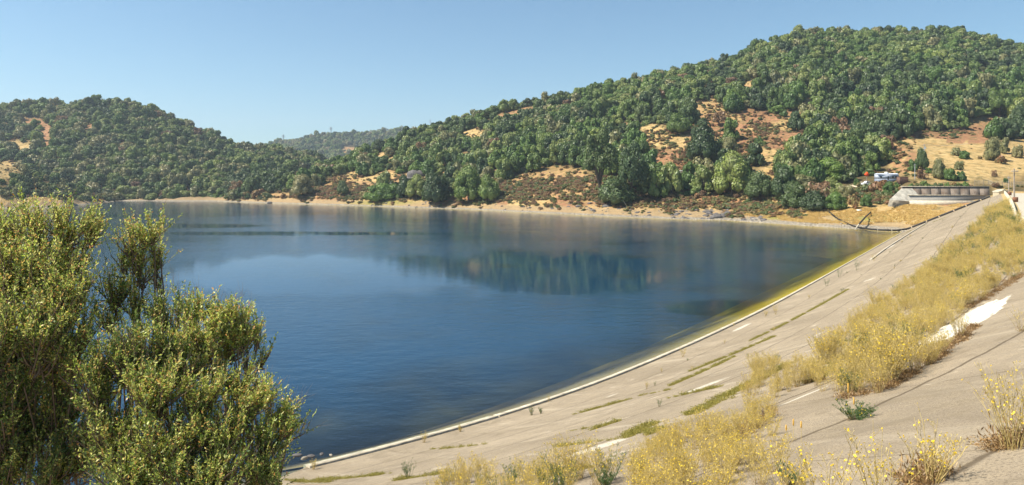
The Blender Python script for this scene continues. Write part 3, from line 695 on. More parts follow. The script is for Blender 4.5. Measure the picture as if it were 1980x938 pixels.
# (px, base row, width px, height px, form, lift, label, category, name)
HAND = [
 (1160, 392, 78, 130, 'open', .36, 'tall open-crowned eucalyptus rising from the shore slope, pale olive foliage', 'tree', 'eucalyptus_tree'),
 (1222, 396, 72, 112, 'open', .22, 'big dark broad tree standing right beside the tall eucalyptus', 'tree', 'oak_tree'),
 (1196, 398, 78, 46, 'dark', .05, 'low dark tree filling in below the tall eucalyptus', 'tree', 'oak_tree'),
 (1362, 322, 66, 70, 'dark', .12, 'round dark green oak on red earth just above the hillside road', 'tree', 'oak_tree'),
 (1312, 264, 46, 38, 'oak', .15, 'spreading oak at the top of the bare tan clearing above the road', 'tree', 'oak_tree'),
 (1418, 382, 70, 66, 'oak', .10, 'wide oak in front of the hillside road, over the rocky shore', 'tree', 'oak_tree'),
 (1412, 318, 40, 40, 'olive', .15, 'greyish oak just right of the round oak above the road', 'tree', 'oak_tree'),
 (1392, 247, 30, 30, 'dry', .2, 'rusty half-bare small tree in the clearing beside the round oak', 'tree', 'dry_tree'),
 (1470, 388, 56, 46, 'dark', .08, 'dark oak at the foot of the slope left of the dense bushes', 'tree', 'oak_tree'),
 (1516, 385, 58, 50, 'dark', .06, 'dark low oak directly behind the big shoreline bush', 'tree', 'oak_tree'),
 (1938, 236, 40, 52, 'oak', .30, 'lone oak with a visible trunk on the ridge of the dry grass slope', 'tree', 'oak_tree'),
 (1975, 262, 40, 44, 'dark', .08, 'dense dark oak at the edge of the photo above the dry grass', 'tree', 'oak_tree'),
 (842, 398, 56, 52, 'dark', .10, 'dark oak leaning over the small cove on the far shore', 'tree', 'oak_tree'),
 (905, 396, 58, 56, 'oak', .12, 'mid-sized oak over the small shaded cove', 'tree', 'oak_tree'),
 (945, 393, 44, 46, 'oak', .12, 'second oak beside the cove, nearer to the bare tan point', 'tree', 'oak_tree'),
 (805, 386, 40, 36, 'oak', .12, 'mid green oak between the low shoreline thicket and the cove', 'tree', 'oak_tree'),
 (583, 383, 46, 34, 'olive', .18, 'grey-green oak with leaning trunk on the far tan bank', 'tree', 'oak_tree'),
 (662, 381, 26, 26, 'dark', .25, 'small dark umbrella-shaped oak alone on the far tan bank', 'tree', 'oak_tree'),
 (732, 296, 30, 22, 'dark', .15, 'round dark oak on the notch of the skyline below the far ridge', 'tree', 'oak_tree'),
 (1540, 404, 60, 40, 'dark', 0, 'largest dark bush standing on the golden grass by the lake', 'bush', 'shrub'),
 (1590, 402, 56, 46, 'dry', 0, 'bush with brown dried tops beside the end of the floating boom', 'bush', 'shrub'),
 (1582, 406, 66, 30, 'dark', 0, 'dark skirt of leaves under the brown-topped bush', 'bush', 'shrub'),
 (1619, 407, 42, 26, 'green', 0, 'rounded bright green bush on the golden grass near the boom end', 'bush', 'shrub'),
 (1652, 404, 22, 24, 'brush', 0, 'small ragged bush with dry base, on the grass above the crossed boom', 'bush', 'shrub'),
 (1677, 400, 24, 18, 'green', 0, 'low green bush above the loose length of boom', 'bush', 'shrub'),
 (1683, 384, 8, 9, 'green', 0, 'tiny round green bush alone on the grass near the spillway', 'bush', 'shrub'),
 (1716, 390, 6, 9, 'olive', 0, 'tiny olive tuft just beneath the pale spillway apron', 'bush', 'shrub'),
 (1640, 388, 34, 26, 'olive', 0, 'grey-green bush between the dirt track and the green bush', 'bush', 'shrub'),
 (1612, 384, 44, 34, 'oak', 0, 'broad leafy bush below the bend of the dirt track', 'bush', 'shrub'),
 (1658, 362, 12, 13, 'green', 0, 'small green bush under the white gate', 'bush', 'shrub'),
 (1682, 372, 24, 19, 'brush', 0, 'dry-topped bush in front of the white pickup', 'bush', 'shrub'),
 (1700, 373, 36, 24, 'brush', 0, 'wide yellowish bush in front of the grey trailer', 'bush', 'shrub'),
 (1721, 378, 24, 20, 'green', 0, 'round deep green bush at the corner of the spillway apron', 'bush', 'shrub'),
 (1735, 364, 12, 10, 'green', 0, 'little green bush below the rusty container', 'bush', 'shrub'),
 (1606, 352, 64, 34, 'green', 0, 'broad bright green shrub mass left of the white gate', 'bush', 'shrub'),
 (1640, 356, 40, 22, 'brush', 0, 'yellow-green bush beside the white gate', 'bush', 'shrub'),
 (1786, 331, 26, 34, 'dark', .05, 'dark oak behind the tall utility pole with its shadow on the grass', 'tree', 'oak_tree'),
 (1766, 333, 20, 20, 'green', 0, 'green shrub between the two utility poles', 'bush', 'shrub'),
 (1785, 349, 22, 18, 'dry', 0, 'reddish brown bush at the foot of the tall utility pole', 'bush', 'shrub'),
 (1796, 336, 13, 11, 'green', 0, 'small bright bush just right of the tall utility pole', 'bush', 'shrub'),
 (1819, 350, 26, 30, 'olive', .05, 'pointed grey-green small tree above the retaining wall', 'tree', 'small_tree'),
 (1840, 352, 24, 22, 'green', 0, 'taller green bush in the row above the retaining wall', 'bush', 'shrub'),
 (1861, 352, 20, 18, 'green', 0, 'rounded green bush near the far end of the wall-top row', 'bush', 'shrub'),
 (1856, 332, 17, 15, 'olive', 0, 'lone round shrub out on the dry grass slope, casting a shadow', 'bush', 'shrub'),
 (1924, 346, 12, 13, 'dry', 0, 'small brown shrub alone low on the dry grass slope', 'bush', 'shrub'),
 (1851, 304, 18, 14, 'olive', 0, 'shrub at the upper edge of the dry grass, left one of a close pair', 'bush', 'shrub'),
 (1866, 308, 20, 14, 'green', 0, 'shrub at the upper edge of the dry grass, right one of a close pair', 'bush', 'shrub'),
 (1922, 312, 30, 40, 'olive', 0, 'tall ragged shrub high on the dry grass slope', 'bush', 'shrub'),
 (1938, 318, 24, 18, 'brush', 0, 'low spreading shrub at the foot of the ragged tall one', 'bush', 'shrub'),
 (1945, 300, 20, 26, 'olive', 0, 'upright shrub just behind the ragged tall one on the dry slope', 'bush', 'shrub'),
 (1970, 308, 20, 22, 'olive', 0, 'shrub on the dry slope closest to the edge of the photo', 'bush', 'shrub'),
 (1895, 310, 9, 7, 'brush', 0, 'tiny round shrub in the middle of the upper dry slope', 'bush', 'shrub'),
 (1946, 356, 10, 8, 'green', 0, 'small shrub behind the two poles on the crest road', 'bush', 'shrub'),
 (730, 390, 60, 30, 'green', 0, 'wide low thicket of bright leaves just above the far shoreline', 'bush', 'shrub'),
 (760, 386, 40, 22, 'green', 0, 'low bright bush joined to the wide shoreline thicket', 'bush', 'shrub'),
 (1560, 372, 60, 30, 'olive', 0, 'grey olive thicket behind the largest dark bush', 'bush', 'shrub'),
]
for k in range(11):      # the row of clipped shrubs on top of the retaining wall
    HAND.append((1762 + k * 11.3 + (k * 37 % 5), 364.5, 11 + k * 29 % 6, 9 + k * 17 % 5, ['green', 'brush', 'oak'][k % 3], 0,
                 'small shrub in the row on the retaining wall top' + (', nearest the rusty container' if k == 0 else ', %s from the rusty container' % ORD[k]), 'bush', 'shrub'))
for k, (px, py, w, h, key, lift, lab, cat, nm) in enumerate(HAND):
    p = right_hill.place(px, py); d = p[1]; W_ = w / F * d; Hh = h / F * d
    gr = {'oak_tree': 'oaks on the hillsides', 'shrub': 'shrubs on the banks and dry slope'}.get(nm)
    if w > 20 and key + '_fine' in FORMS: key += '_fine'
    plant_tree(nm, key, k % len(FORMS[key]), (p[0], p[1] + W_ * .15, p[2] - .25), W_, Hh * 1.05, lab, cat, gr, k * 1.3, k, lift, cat == 'tree')
    occupied.append((p[0], p[1], W_ * .42))
occ = np.array(occupied)

# ------------------------------------------------------------------ the woods: positions over every hill
def sow(hill, px0, px1, n, rmin, rmax, fr0=1.95, fr1=None, cover=1.0, space=.95, seed=0):
    r = np.random.default_rng(seed); fr1 = fr1 or hill.nk - 1.55
    px = r.uniform(px0, px1, n); kd, kz = hill.knots(px); lo = kd[:, 2]; hi = kd[:, -2] + 25
    d = lo + (hi - lo) * np.sqrt(r.random(n) * (1 - (lo / hi) ** 2) + (lo / hi) ** 2) * 0 + (np.sqrt(lo ** 2 + (hi ** 2 - lo ** 2) * r.random(n)) - lo)
    o_ = np.argsort(px); px = px[o_]; d = d[o_]; X = (px - CX) / F * d; Z = np.zeros(n); T = np.zeros(n)
    cols = np.arange(px0, px1 + 6, 5.0); cdp, czp, ct = hill.profile(cols, 30)
    ci_ = np.clip(((px - px0) / 5).round().astype(int), 0, len(cols) - 1)
    for c in np.unique(ci_):
        w = ci_ == c; Z[w] = np.interp(d[w], cdp[c], czp[c]); T[w] = np.interp(d[w], cdp[c], ct)
    PY = HZ + F * (EYE - Z) / d; v, red = clearing(px, PY)
    R_ = rmin + (rmax - rmin) * r.random(n) ** 1.9
    ok = (T > fr0) & (T < fr1 + 1) & (v < .35) & ((clearing0(px, PY - 17)[0] < .5) | (hill is not right_hill)) & (r.random(n) < cover)
    if hill is right_hill: ok &= (T > 1.95) | ((fbm(px * .02, px * 0, 3, 71) > .03) & (px < 1480) & (R_ < 4)); ok &= (fbm(X * .03, d * .03, 3, 44) > -.11) | (PY < 190)
    if hill is right_hill: ok &= ~(((px > 1575) & (PY > 348)) | ((px > 1640) & (PY > 340)) | ((px > 1752) & (PY > 276)) | ((px > 1470) & (PY > 402)) | ((px > 1690) & (PY > 318)))
    for (ox, oy, orad) in (occ if hill is right_hill else []): ok &= np.hypot(X - ox, d - oy) > orad + R_ * .4
    idx = np.nonzero(ok)[0]; idx = idx[np.argsort(-R_[idx] + r.random(len(idx)) * 1.5)]
    cell = {}; keepi = []; cs = rmax * 2
    for i in idx:
        gx, gy = int(X[i] // cs), int(d[i] // cs); good = True
        for a in (-1, 0, 1):
            for b_ in (-1, 0, 1):
                for j in cell.get((gx + a, gy + b_), ()):
                    if (X[i] - X[j]) ** 2 + (d[i] - d[j]) ** 2 < (space * (R_[i] + R_[j]) * .72) ** 2: good = False; break
                if not good: break
            if not good: break
        if good: cell.setdefault((gx, gy), []).append(i); keepi.append(i)
    k = np.array(keepi, int); return X[k], d[k], Z[k], R_[k], px[k], PY[k], v[k], red[k], T[k]
A = sow(right_hill, 440, 2080, 46000, 1.5, 6.9, seed=1, fr0=1.5, space=.74)
B = sow(left_hill, -90, 800, 18000, 2.6, 7.0, seed=2, space=.78)
Cc = sow(spur, -60, 216, 3500, 1.8, 4.2, seed=3, cover=.25)
Dd = sow(mid_hill, 400, 960, 9000, 6, 11, seed=4, fr0=3)
Ee = sow(far_hill, 690, 960, 3000, 9, 15, seed=5, fr0=3)
def pick(n, px, PY, hill):
    r = np.random.default_rng(int(hill)); q = fbm(px * .018, PY * .03, 3, 20 + hill) + .12 * r.normal(size=n)
    out = np.full(n, 'oak', object); out[q > .13] = 'green'; out[q < -.13] = 'dark'; out[(r.random(n) < .10)] = 'olive'; out[r.random(n) < .014] = 'dry'
    if hill != 1: out[out == 'green'] = 'oak'; out[(out == 'oak') & (r.random(n) < .25)] = 'olive'
    # chaparral and rusty brush low among the clearings
    return out
X, Y, Z, Rr, PXs, PYs, vv, red, TT = [np.concatenate(t) for t in zip(A, B, Cc, Dd, Ee)]
hid = np.concatenate([np.full(len(t[0]), k + 1) for k, t in enumerate((A, B, Cc, Dd, Ee))])
KEY = np.concatenate([pick(int((hid == k).sum()), PXs[hid == k], PYs[hid == k], k) for k in (1, 2, 3, 4, 5)])
low = (hid == 1) & (TT < 3.4) & (vv > .02); KEY[low] = 'brush'; Rr[low] *= .7
TALL = (rng.random(len(X)) < .02) & (TT < 6); KEY[(hid == 1) & TALL & (KEY == 'oak')] = 'poplar'
# individuals: the trees that show largest (nearest, in frame, and not behind the crowns in front)
size = Rr / Y; score = size.copy(); score[(hid > 2) | (PXs < 5) | (PXs > 1975) | (KEY == 'brush')] = 0
seen = np.ones(len(X), bool)
top = PYs - 1.2 * Rr / Y * F
for c in range(0, 1980, 4):           # horizon test per column strip: how far the crowns in front already reach
    w = np.nonzero(np.abs(PXs - c) < 4)[0]
    if not len(w): continue
    w = w[np.argsort(Y[w])]; best = 1e9
    for i in w:
        if top[i] > best - 3: seen[i] = False
        best = min(best, top[i])
score[~seen] = 0
n_hand_oak = sum(1 for h_ in HAND if h_[8] == 'oak_tree')
pickd = np.argsort(-score)[:300 - n_hand_oak]; pickd = pickd[score[pickd] > 0]
LAND = [(560, 'over the far tan bank'), (700, 'left of the shoreline thicket'), (790, 'around the dark rock outcrop'), (880, 'behind the shaded cove'), (990, 'behind the bare tan point'),
        (1110, 'above the red brushy bank'), (1250, 'behind the tall eucalyptus'), (1340, 'above the bare tan clearing'), (1450, 'above the hillside road'), (1560, 'above the golden shore grass'),
        (1660, 'above the white gate'), (1750, 'above the grey trailer'), (1840, 'above the utility poles'), (1990, 'above the dry grass slope')]
LANDL = [(70, 'above the sandy spur'), (200, 'on the domed far hill'), (330, 'under the domed summit'), (450, 'on the falling shoulder of the domed hill'), (800, 'at the end of the far hill')]
LOOK = {'oak': 'mid-green', 'green': 'bright green', 'dark': 'dark green', 'olive': 'grey-olive', 'dry': 'dry brown', 'poplar': 'tall narrow green'}
cells = {}
for i in pickd:
    tab = LAND if hid[i] == 1 else LANDL
    land = next((t for a, t in tab if PXs[i] < a), tab[-1][1]); hgt = TT[i]
    band = 'lakeside' if PYs[i] > 372 else 'low-slope' if PYs[i] > 335 else 'mid-slope' if hgt < 6.3 else 'skyline'
    sz = 'large' if Rr[i] > 4.7 else 'small' if Rr[i] < 3.3 else ''
    cells.setdefault((sz, LOOK[KEY[i]], band, land), []).append(i)
for (sz, look, band, land), L_ in cells.items():
    L_.sort(key=lambda i: PXs[i])
    for q_, i in enumerate(L_):
        nm = f'{sz} {look} {band} oak {land}'.strip()
        if len(L_) > 1: nm += ', leftmost of its like' if q_ == 0 else (f', {ORD[q_]} from left' if q_ < len(ORD) else ', near the right')
        key = KEY[i]; kk = int(i) % len(FORMS[key])
        plant_tree('oak_tree', key, kk, (X[i], Y[i], Z[i] - .4), Rr[i] * 2, Rr[i] * (3.6 if key == 'poplar' else 1.9 + .5 * ((i * 7) % 5) / 5), nm, 'tree', 'oaks on the hillsides', float(i % 63) / 10, int(i))
rest = np.ones(len(X), bool); rest[pickd] = False
ri = np.nonzero(rest)[0]; idx = np.array([SLOT[KEY[i]][i % len(SLOT[KEY[i]])] for i in ri])
zz = Rr[ri] * (.72 + .75 * rng.random(len(ri))); pop = KEY[ri] == 'poplar'; zz[pop] = Rr[ri][pop] * 1.05
scatter('woodland', np.stack([X[ri], Y[ri], Z[ri] - .5], 1), Rr[ri], zz, idx, pool, 'dense evergreen oak woodland covering the hills around the lake', 'woodland')

# low brush and dry tufts over the clearings and banks
def sow_low(hill, px0, px1, n, f_lo, f_hi, rr0, rr1, seed, test):
    r = np.random.default_rng(seed); px = r.uniform(px0, px1, n); out = []
    cols = np.arange(px0, px1 + 6, 5.0); cdp, czp, ct = hill.profile(cols, 30)
    f_ = r.uniform(f_lo, f_hi, n); ci_ = np.clip(((px - px0) / 5).round().astype(int), 0, len(cols) - 1)
    d = np.array([np.interp(f_[i], ct, cdp[ci_[i]]) for i in range(n)]); z = np.array([np.interp(f_[i], ct, czp[ci_[i]]) for i in range(n)])
    py = HZ + F * (EYE - z) / d; v, rd_ = clearing(px, py); ok = test(px, py, v, f_, r)
    x = (px - CX) / F * d
    return x[ok], d[ok], z[ok], (rr0 + (rr1 - rr0) * r.random(n) ** 2)[ok]
q1 = sow_low(right_hill, 560, 1560, 30000, 2.0, 7.9, .6, 2.2, 5, lambda px, py, v, f_, r: (v > .12) & (r.random(len(px)) < .15 + .85 * (fbm(px * .05, py * .12, 3, 31) > -.02)))
q2 = sow_low(right_hill, 1200, 1980, 12000, 3.6, 7.6, .6, 2.2, 6, lambda px, py, v, f_, r: (v > .12) & (fbm(px * .05, py * .12, 3, 31) > -.08) & ((px < 1770) | (py < 268) | (r.random(len(px)) < .03)))
q3 = sow_low(left_hill, -60, 560, 6000, 2.0, 7.5, .8, 2.6, 7, lambda px, py, v, f_, r: (v > .2) & (r.random(len(px)) < .6))
q4 = sow_low(spur, -60, 200, 700, 2.2, 7.5, .5, 1.6, 8, lambda px, py, v, f_, r: r.random(len(px)) < .7)
q5 = sow_low(right_hill, 440, 1500, 3600, 1.25, 2.2, .4, 1.7, 15, lambda px, py, v, f_, r: fbm(px * .06, f_ * 2, 3, 51) + (f_ - 1.8) * .35 > .02)
q6 = sow_low(right_hill, 560, 1740, 16000, 2.0, 7.6, .6, 2.0, 16, lambda px, py, v, f_, r: (v < .3) & (py > 190) & (r.random(len(px)) < .35) & ((px < 1575) | (py < 340)))
g6 = fbm(q6[0] * .03, q6[1] * .03, 3, 44) < -.08; q6 = tuple(t[g6] for t in q6)
bx, by, bz, br = [np.concatenate(t) for t in zip(q1, q2, q3, q4, q5, q6)]
bidx = rng.choice(SLOT['brush'] + SLOT['dry'] + SLOT['brush'], len(bx))
scatter('hill_brush', np.stack([bx, by, bz - .1], 1), br, br * .75, bidx, pool, 'rusty and olive dry brush scattered over the bare slopes', 'brush')
print('TREES', len(X), len(pickd), 'brush', len(bx))
#__MARK_OBJECTS__
# ------------------------------------------------------------------ small colours
C_DARK = plain('black_rubber', (.025, .022, .02), .55, 4, .4)
C_STEEL = plain('galvanised_steel', (.42, .43, .44), .5, 4, .15, .4)
C_WOOD = plain('weathered_pole', (.30, .25, .20), .9, 3, .25)
C_WHITE = plain('white_paint', (.80, .80, .78), .45, 3, .06)
C_GREYB = plain('trailer_siding', (.42, .46, .54), .5, 2, .08)
C_GREYD = plain('trailer_lower', (.20, .23, .29), .5, 2, .1)
C_RUST = plain('rusty_container', (.15, .085, .06), .85, 1.5, .4)
C_GLASS = plain('dark_glass', (.03, .035, .04), .15, 3, .1, 0, .6)
C_ORANGE = plain('orange_sheet', (.90, .10, .02), .5, 3, .04)
C_BLOCK = plain('tan_block', (.44, .37, .25), .85, 2.5, .15)
C_TYRE = plain('tyre_rubber', (.02, .02, .02), .8, 3, .2)
def mat_stained():
    g = G('stained_wall'); P = g.pos()
    st = g.noise(1.0, 5, .65, g.stretch(P, (.9, .9, .10))); bl = g.noise(.35, 4, .6, P); sm = g.noise(4, 3, .6, P)
    c = g.mix(g.ramp(bl, [(.35, 0.), (.65, 1.)]), (.13, .095, .07), (.24, .20, .165))
    c = g.mix(g.ramp(st, [(.60, 0.), (.72, .45)]), c, (.38, .33, .27))
    c = g.mix(g.ramp(st, [(.34, .7), (.44, 0.)]), c, (.07, .05, .04))
    return g.done(g.bsdf(c, .9, g.bump(sm, .4, .05)))
C_STAIN = mat_stained()

# ------------------------------------------------------------------ spillway wall, channel and apron
def pz(px, d): return (px - CX) / F * d
yw = 301.2; zt = EYE - (361.5 - HZ) / F * yw
w0, w1 = pz(1743, yw), pz(1912, yw)
wall = thing('retaining_wall', 'long stained concrete retaining wall of the spillway below a row of shrubs', 'wall', (w0, yw, 9))
n_p = 9; m = M()
for k in range(n_p):
    a = w0 + (w1 - w0) * k / n_p; b_ = w0 + (w1 - w0) * (k + 1) / n_p
    m.add([[a + .008, yw - 1.1, 8.6], [b_ - .008, yw - 1.1, 8.6], [b_ - .008, yw - .25, zt], [a + .008, yw - .25, zt], [a + .008, yw + .5, 8.6], [b_ - .008, yw + .5, 8.6], [b_ - .008, yw + .5, zt], [a + .008, yw + .5, zt]],
          [[0, 1, 2, 3], [5, 4, 7, 6], [3, 2, 6, 7], [0, 3, 7, 4], [1, 5, 6, 2]])
o = m.build('wall_panels', C_STAIN); o.parent = wall; o.matrix_parent_inverse = wall.matrix_world.inverted(); wall_inv = None
def under(o, par):
    """parent a mesh modelled in world coordinates without moving it"""
    o.parent = par
    from mathutils import Matrix
    o.matrix_parent_inverse = Matrix.Identity(4)
    o.location = -Vector(par.location)
    return o
under(o, wall)
o = M().box((w0 - .1, yw - .45, zt + .002), (w1, yw + .7, zt + .35)).build('coping', C_LIGHT); under(o, wall)
yc = 294.5; za, zb = EYE - (386.5 - HZ) / F * yc, EYE - (378.0 - HZ) / F * yc
c0, c1 = pz(1757, yc), pz(1906, yc)
ch = thing('spillway_channel_wall', 'low grey concrete channel wall with a pale rim in front of the stained wall', 'wall', (c0, yc, za))
under(M().box((c0, yc, za - 2.5), (c1, yc + .5, zb)).build('channel_wall', plain('grey_concrete', (.27, .255, .23), .9, 1.5, .15)), ch)
under(M().box((c0 - .1, yc - .12, zb + .002), (c1, yc + .62, zb + .28)).build('rim', C_LIGHT), ch)
ap = M(); A_ = [ray(1720, 386, 291), ray(1743, 364.5, 300), ray(1764, 364.5, 300.3), ray(1786, 386.5, 296), ray(1757, 389, 292)]
ap.add(A_ + [p - np.array([0, -1.5, 3]) for p in A_], [[0, 1, 2], [0, 2, 3], [0, 3, 4]]).add(A_ + [p - np.array([0, -1.5, 3]) for p in A_], [[0, 4, 9, 5], [4, 3, 8, 9], [1, 0, 5, 6]])
o = ap.build('spillway_apron', plain('white_apron', (.40, .37, .31), .9, .5, .35)); tag(o, 'pale sloping concrete apron at the left end of the spillway wall', 'apron')
lp = [right_hill.place(px, 391) for px in range(1740, 1890, 12)]
# ledge strip before the channel
m = M(); m.box((c0 - 1, yc - 3.0, za - 3), (c1 - 2, yc - .02, za - .3)); m.build('ledge', plain('pale_ledge', (.52, .46, .36), .9, 1, .2), None, 'structure')

# ------------------------------------------------------------------ gabled block, poles, fence, road with guard rail
gp = ray(1936, 387, 229)
gb = thing('gabled_block', 'tan concrete block with a peaked top at the far end of the parapet', 'block', tuple(gp))
w_, h1, h2 = 1.72, 2.85, 3.55
m = M(); m.add([[-w_, -1.2, -1.5], [w_, -1.2, -1.5], [w_, -1.2, h1], [0, -1.2, h2], [-w_, -1.2, h1], [-w_, 1.6, -1.5], [w_, 1.6, -1.5], [w_, 1.6, h1], [0, 1.6, h2], [-w_, 1.6, h1]],
               [[0, 1, 2], [0, 2, 3], [0, 3, 4], [6, 5, 9], [6, 9, 8], [6, 8, 7]])
m.add([[w_, -1.2, -1.5], [w_, 1.6, -1.5], [w_, 1.6, h1], [w_, -1.2, h1]], [[0, 1, 2, 3]]).add([[-w_, -1.2, -1.5], [-w_, 1.6, -1.5], [-w_, 1.6, h1], [-w_, -1.2, h1]], [[3, 2, 1, 0]])
m.build('block', C_BLOCK, gb)
m = M()
for sgn in (1, -1): m.add([[0, -1.35, h2 + .16], [sgn * (w_ + .15), -1.35, h1 + .08], [sgn * (w_ + .15), 1.75, h1 + .08], [0, 1.75, h2 + .16], [0, -1.35, h2 + .01], [sgn * (w_ + .15), -1.35, h1 - .08], [sgn * (w_ + .15), 1.75, h1 - .08], [0, 1.75, h2 + .01]],
      [[0, 1, 2, 3], [4, 5, 6, 7], [0, 4, 5, 1], [1, 5, 6, 2], [2, 6, 7, 3]])
m.build('cap', C_LIGHT, gb)

def crest_pt(px, off):
    best = None
    for s in np.arange(20, S_END, .5):
        u = crest_u(s) + off; p = dam_pt(s, np.array(u)); p[2] = zf(s, crest_u(s)) + .05
        x, y = PX(p)
        if best is None or abs(x - px) < best[0]: best = (abs(x - px), p, s)
    return best[1], best[2]
def utility_pole(loc, h, label, arm=1.6, can=False, r=.17, box=False, yaw=0.0, mat=None):
    o = thing('utility_pole', label, 'pole', tuple(loc), yaw, 'utility poles')
    M().tube([[0, 0, -.5], [0, 0, h * .5], [0, 0, h]], [r, r * .85, r * .65], 8, cap=True).build('pole', mat or C_WOOD, o)
    m = M().box((-arm / 2, -.28, h - .75), (arm / 2, -.14, h - .6)); m.build('crossarm', C_WOOD, o)
    m = M()
    for x in (-arm * .45, -arm * .15, arm * .15, arm * .45): m.tube([[x, -.21, h - .6], [x, -.21, h - .5], [x, -.21, h - .38]], [.04, .07, .03], 6, cap=True)
    m.build('insulators', C_STEEL, o)
    if can:
        M().tube([[.35, -.42, h - 2.6], [.35, -.42, h - 1.45]], .36, 10, cap=True).build('transformer', C_STEEL, o)
    if box:
        M().box((-.45, -.6, .0), (.45, -.1, 1.1)).build('meter_box', plain('brown_box', (.20, .09, .05), .8, 3, .3), o)
    return o
tp = right_hill.place(1787, 331); hp = (331 - 281) / F * tp[1]
utility_pole(tp, hp, 'tall pale utility pole carrying a transformer, standing before the dark oak', 2.2, True, .22, mat=C_STEEL)
sp_ = right_hill.place(1769, 347); utility_pole(sp_, (347 - 317) / F * sp_[1], 'shorter pale pole between the rusty container and the tall utility pole', 1.2, False, .19, mat=C_STEEL)
p1, s1_ = crest_pt(1961, 1.8); utility_pole(p1, (PX(p1)[1] - 326) / F * p1[1], 'taller of the two brown poles beside the crest road', 1.4, False, .18, True)
p2, s2_ = crest_pt(1950.5, 1.8); utility_pole(p2, (PX(p2)[1] - 340) / F * p2[1], 'shorter of the two brown poles beside the crest road', 1.1, False, .17, True)
we = right_hill.place(1866, 292); wpts = []
a0 = np.array([tp[0] + .5, tp[1], tp[2] + hp - .4]); a1 = we + np.array([0, -3, 3.5])
for k in range(15):
    t = k / 14; q = a0 * (1 - t) + a1 * t; q[2] -= 1.2 * t * (1 - t) * 4 * .6; wpts.append(q)
o = M().tube(wpts, .06, 4).build('power_line', C_STEEL); tag(o, 'thin overhead wire running from the tall pole to the brush uphill', 'wire')
# fence at the back of the crest road
fc = [right_hill.place(px, 361.3) for px in np.linspace(1884, 2010, 15)]
fe = thing('fence', 'wire fence with thin posts along the back of the crest road', 'fence', tuple(fc[0]))
for q in fc: under(M().tube([q + [0, 0, -.3], q + [0, 0, 2.3]], .09, 5, cap=True).build('post', C_WOOD), fe)
for hgt in (.5, 1.1, 1.7, 2.2): pass
m = M()
for hgt in (.5, 1.1, 1.7, 2.2): m.tube([q + [0, 0, hgt] for q in fc], .035, 4)
under(m.build('wires', C_STEEL), fe)
# hillside road
rp = [right_hill.place(px, 333.5) for px in range(1276, 1412, 8)]
m = M(); V = []
for q in rp: V += [q + [0, -3.6, .1], q + [0, 1.8, .25]]
zs = np.convolve([v[2] for v in V[::2]], [.2] * 5, 'same')
V = np.array(V); zc = np.interp(np.arange(len(rp)), [0, len(rp) - 1], [rp[2][2], rp[-3][2]]); V[0::2, 2] = zc; V[1::2, 2] = zc + .12
m.add(V, [[2 * k, 2 * k + 2, 2 * k + 3, 2 * k + 1] for k in range(len(rp) - 1)])
low_ = V[0::2] + [0, -.6, -2.0]; m.add(np.concatenate([V[0::2], low_]), [[k, k + len(rp), k + 1 + len(rp), k + 1] for k in range(len(rp) - 1)])
m.build('road', plain('hill_asphalt', (.30, .28, .25), .9, 1, .1), None, 'structure')
gr = thing('guard_rail', 'pale guard rail along the hillside road below the red earth', 'guard rail', tuple(V[0]))
m = M(); 
for k in range(len(rp) - 1):
    a, b_ = V[2 * k] + [0, -.05, 0], V[2 * k + 2] + [0, -.05, 0]
    m.add([a + [0, 0, .35], b_ + [0, 0, .35], b_ + [0, 0, .85], a + [0, 0, .85], a + [0, .08, .35], b_ + [0, .08, .35], b_ + [0, .08, .85], a + [0, .08, .85]], [[0, 1, 2, 3], [5, 4, 7, 6], [3, 2, 6, 7], [0, 4, 5, 1]])
under(m.build('rail', plain('rail_metal', (.66, .66, .64), .5, 3, .1)), gr)
for k in range(0, len(rp), 2): under(M().box(tuple(V[2 * k] + [-.08, .05, -.4]), tuple(V[2 * k] + [.08, .2, .8])).build('post', C_WOOD), gr)
# dirt track to the yard
tk = [(1600, 366), (1618, 364.5), (1634, 363), (1650, 361.5), (1668, 360.5), (1690, 360.2), (1712, 360.2)]
L_ = []
for px, py in tk: a = right_hill.place(px, py + 2.2); b_ = right_hill.place(px, py - 1.2); L_ += [a + [0, 0, .25], b_ + [0, 0, .3]]
m = M().add(L_, [[2 * k, 2 * k + 2, 2 * k + 3, 2 * k + 1] for k in range(len(tk) - 1)]); m.build('dirt_track', plain('track_dust', (.56, .47, .34), .95, .8, .15), None, 'structure')

# ------------------------------------------------------------------ yard: trailer, container, pickup, sign, gate
def yard(px, py): return right_hill.place(px, py)
q = yard(1714, 360.5); d = q[1]; L2 = 41 / F * d / 2; Hh = 21.5 / F * d
tr = thing('office_trailer', 'long blue-grey metal trailer with a white roof beside the pale spillway apron', 'trailer', tuple(q), R(2))
M().box((-L2, -1.5, .5), (L2, 1.5, Hh * .52)).build('lower_wall', C_GREYD, tr)
M().box((-L2, -1.502, Hh * .52 + .003), (L2, 1.502, Hh * .90)).build('upper_wall', C_GREYB, tr)
m = M(); m.add([[-L2 - .2, -1.75, Hh * .90], [L2 + .2, -1.75, Hh * .90], [L2 + .2, 0, Hh], [-L2 - .2, 0, Hh], [-L2 - .2, 1.75, Hh * .9], [L2 + .2, 1.75, Hh * .9]], [[0, 1, 2, 3], [3, 2, 5, 4], [0, 4, 5, 1]]).add([[-L2 - .2, -1.75, Hh * .90], [-L2 - .2, 0, Hh], [-L2 - .2, 1.75, Hh * .9]], [[0, 1, 2]])
m.build('roof', plain('white_roof', (.66, .70, .80), .5, 2, .05), tr)
M().box((-.35, -1.56, Hh * .42), (.35, -1.51, Hh * .74)).build('door', C_GLASS, tr)
for x in (-3.6, 2.4, 3.9): M().box((x - .45, -1.55, Hh * .60), (x + .45, -1.506, Hh * .76)).build('window', C_GLASS, tr)
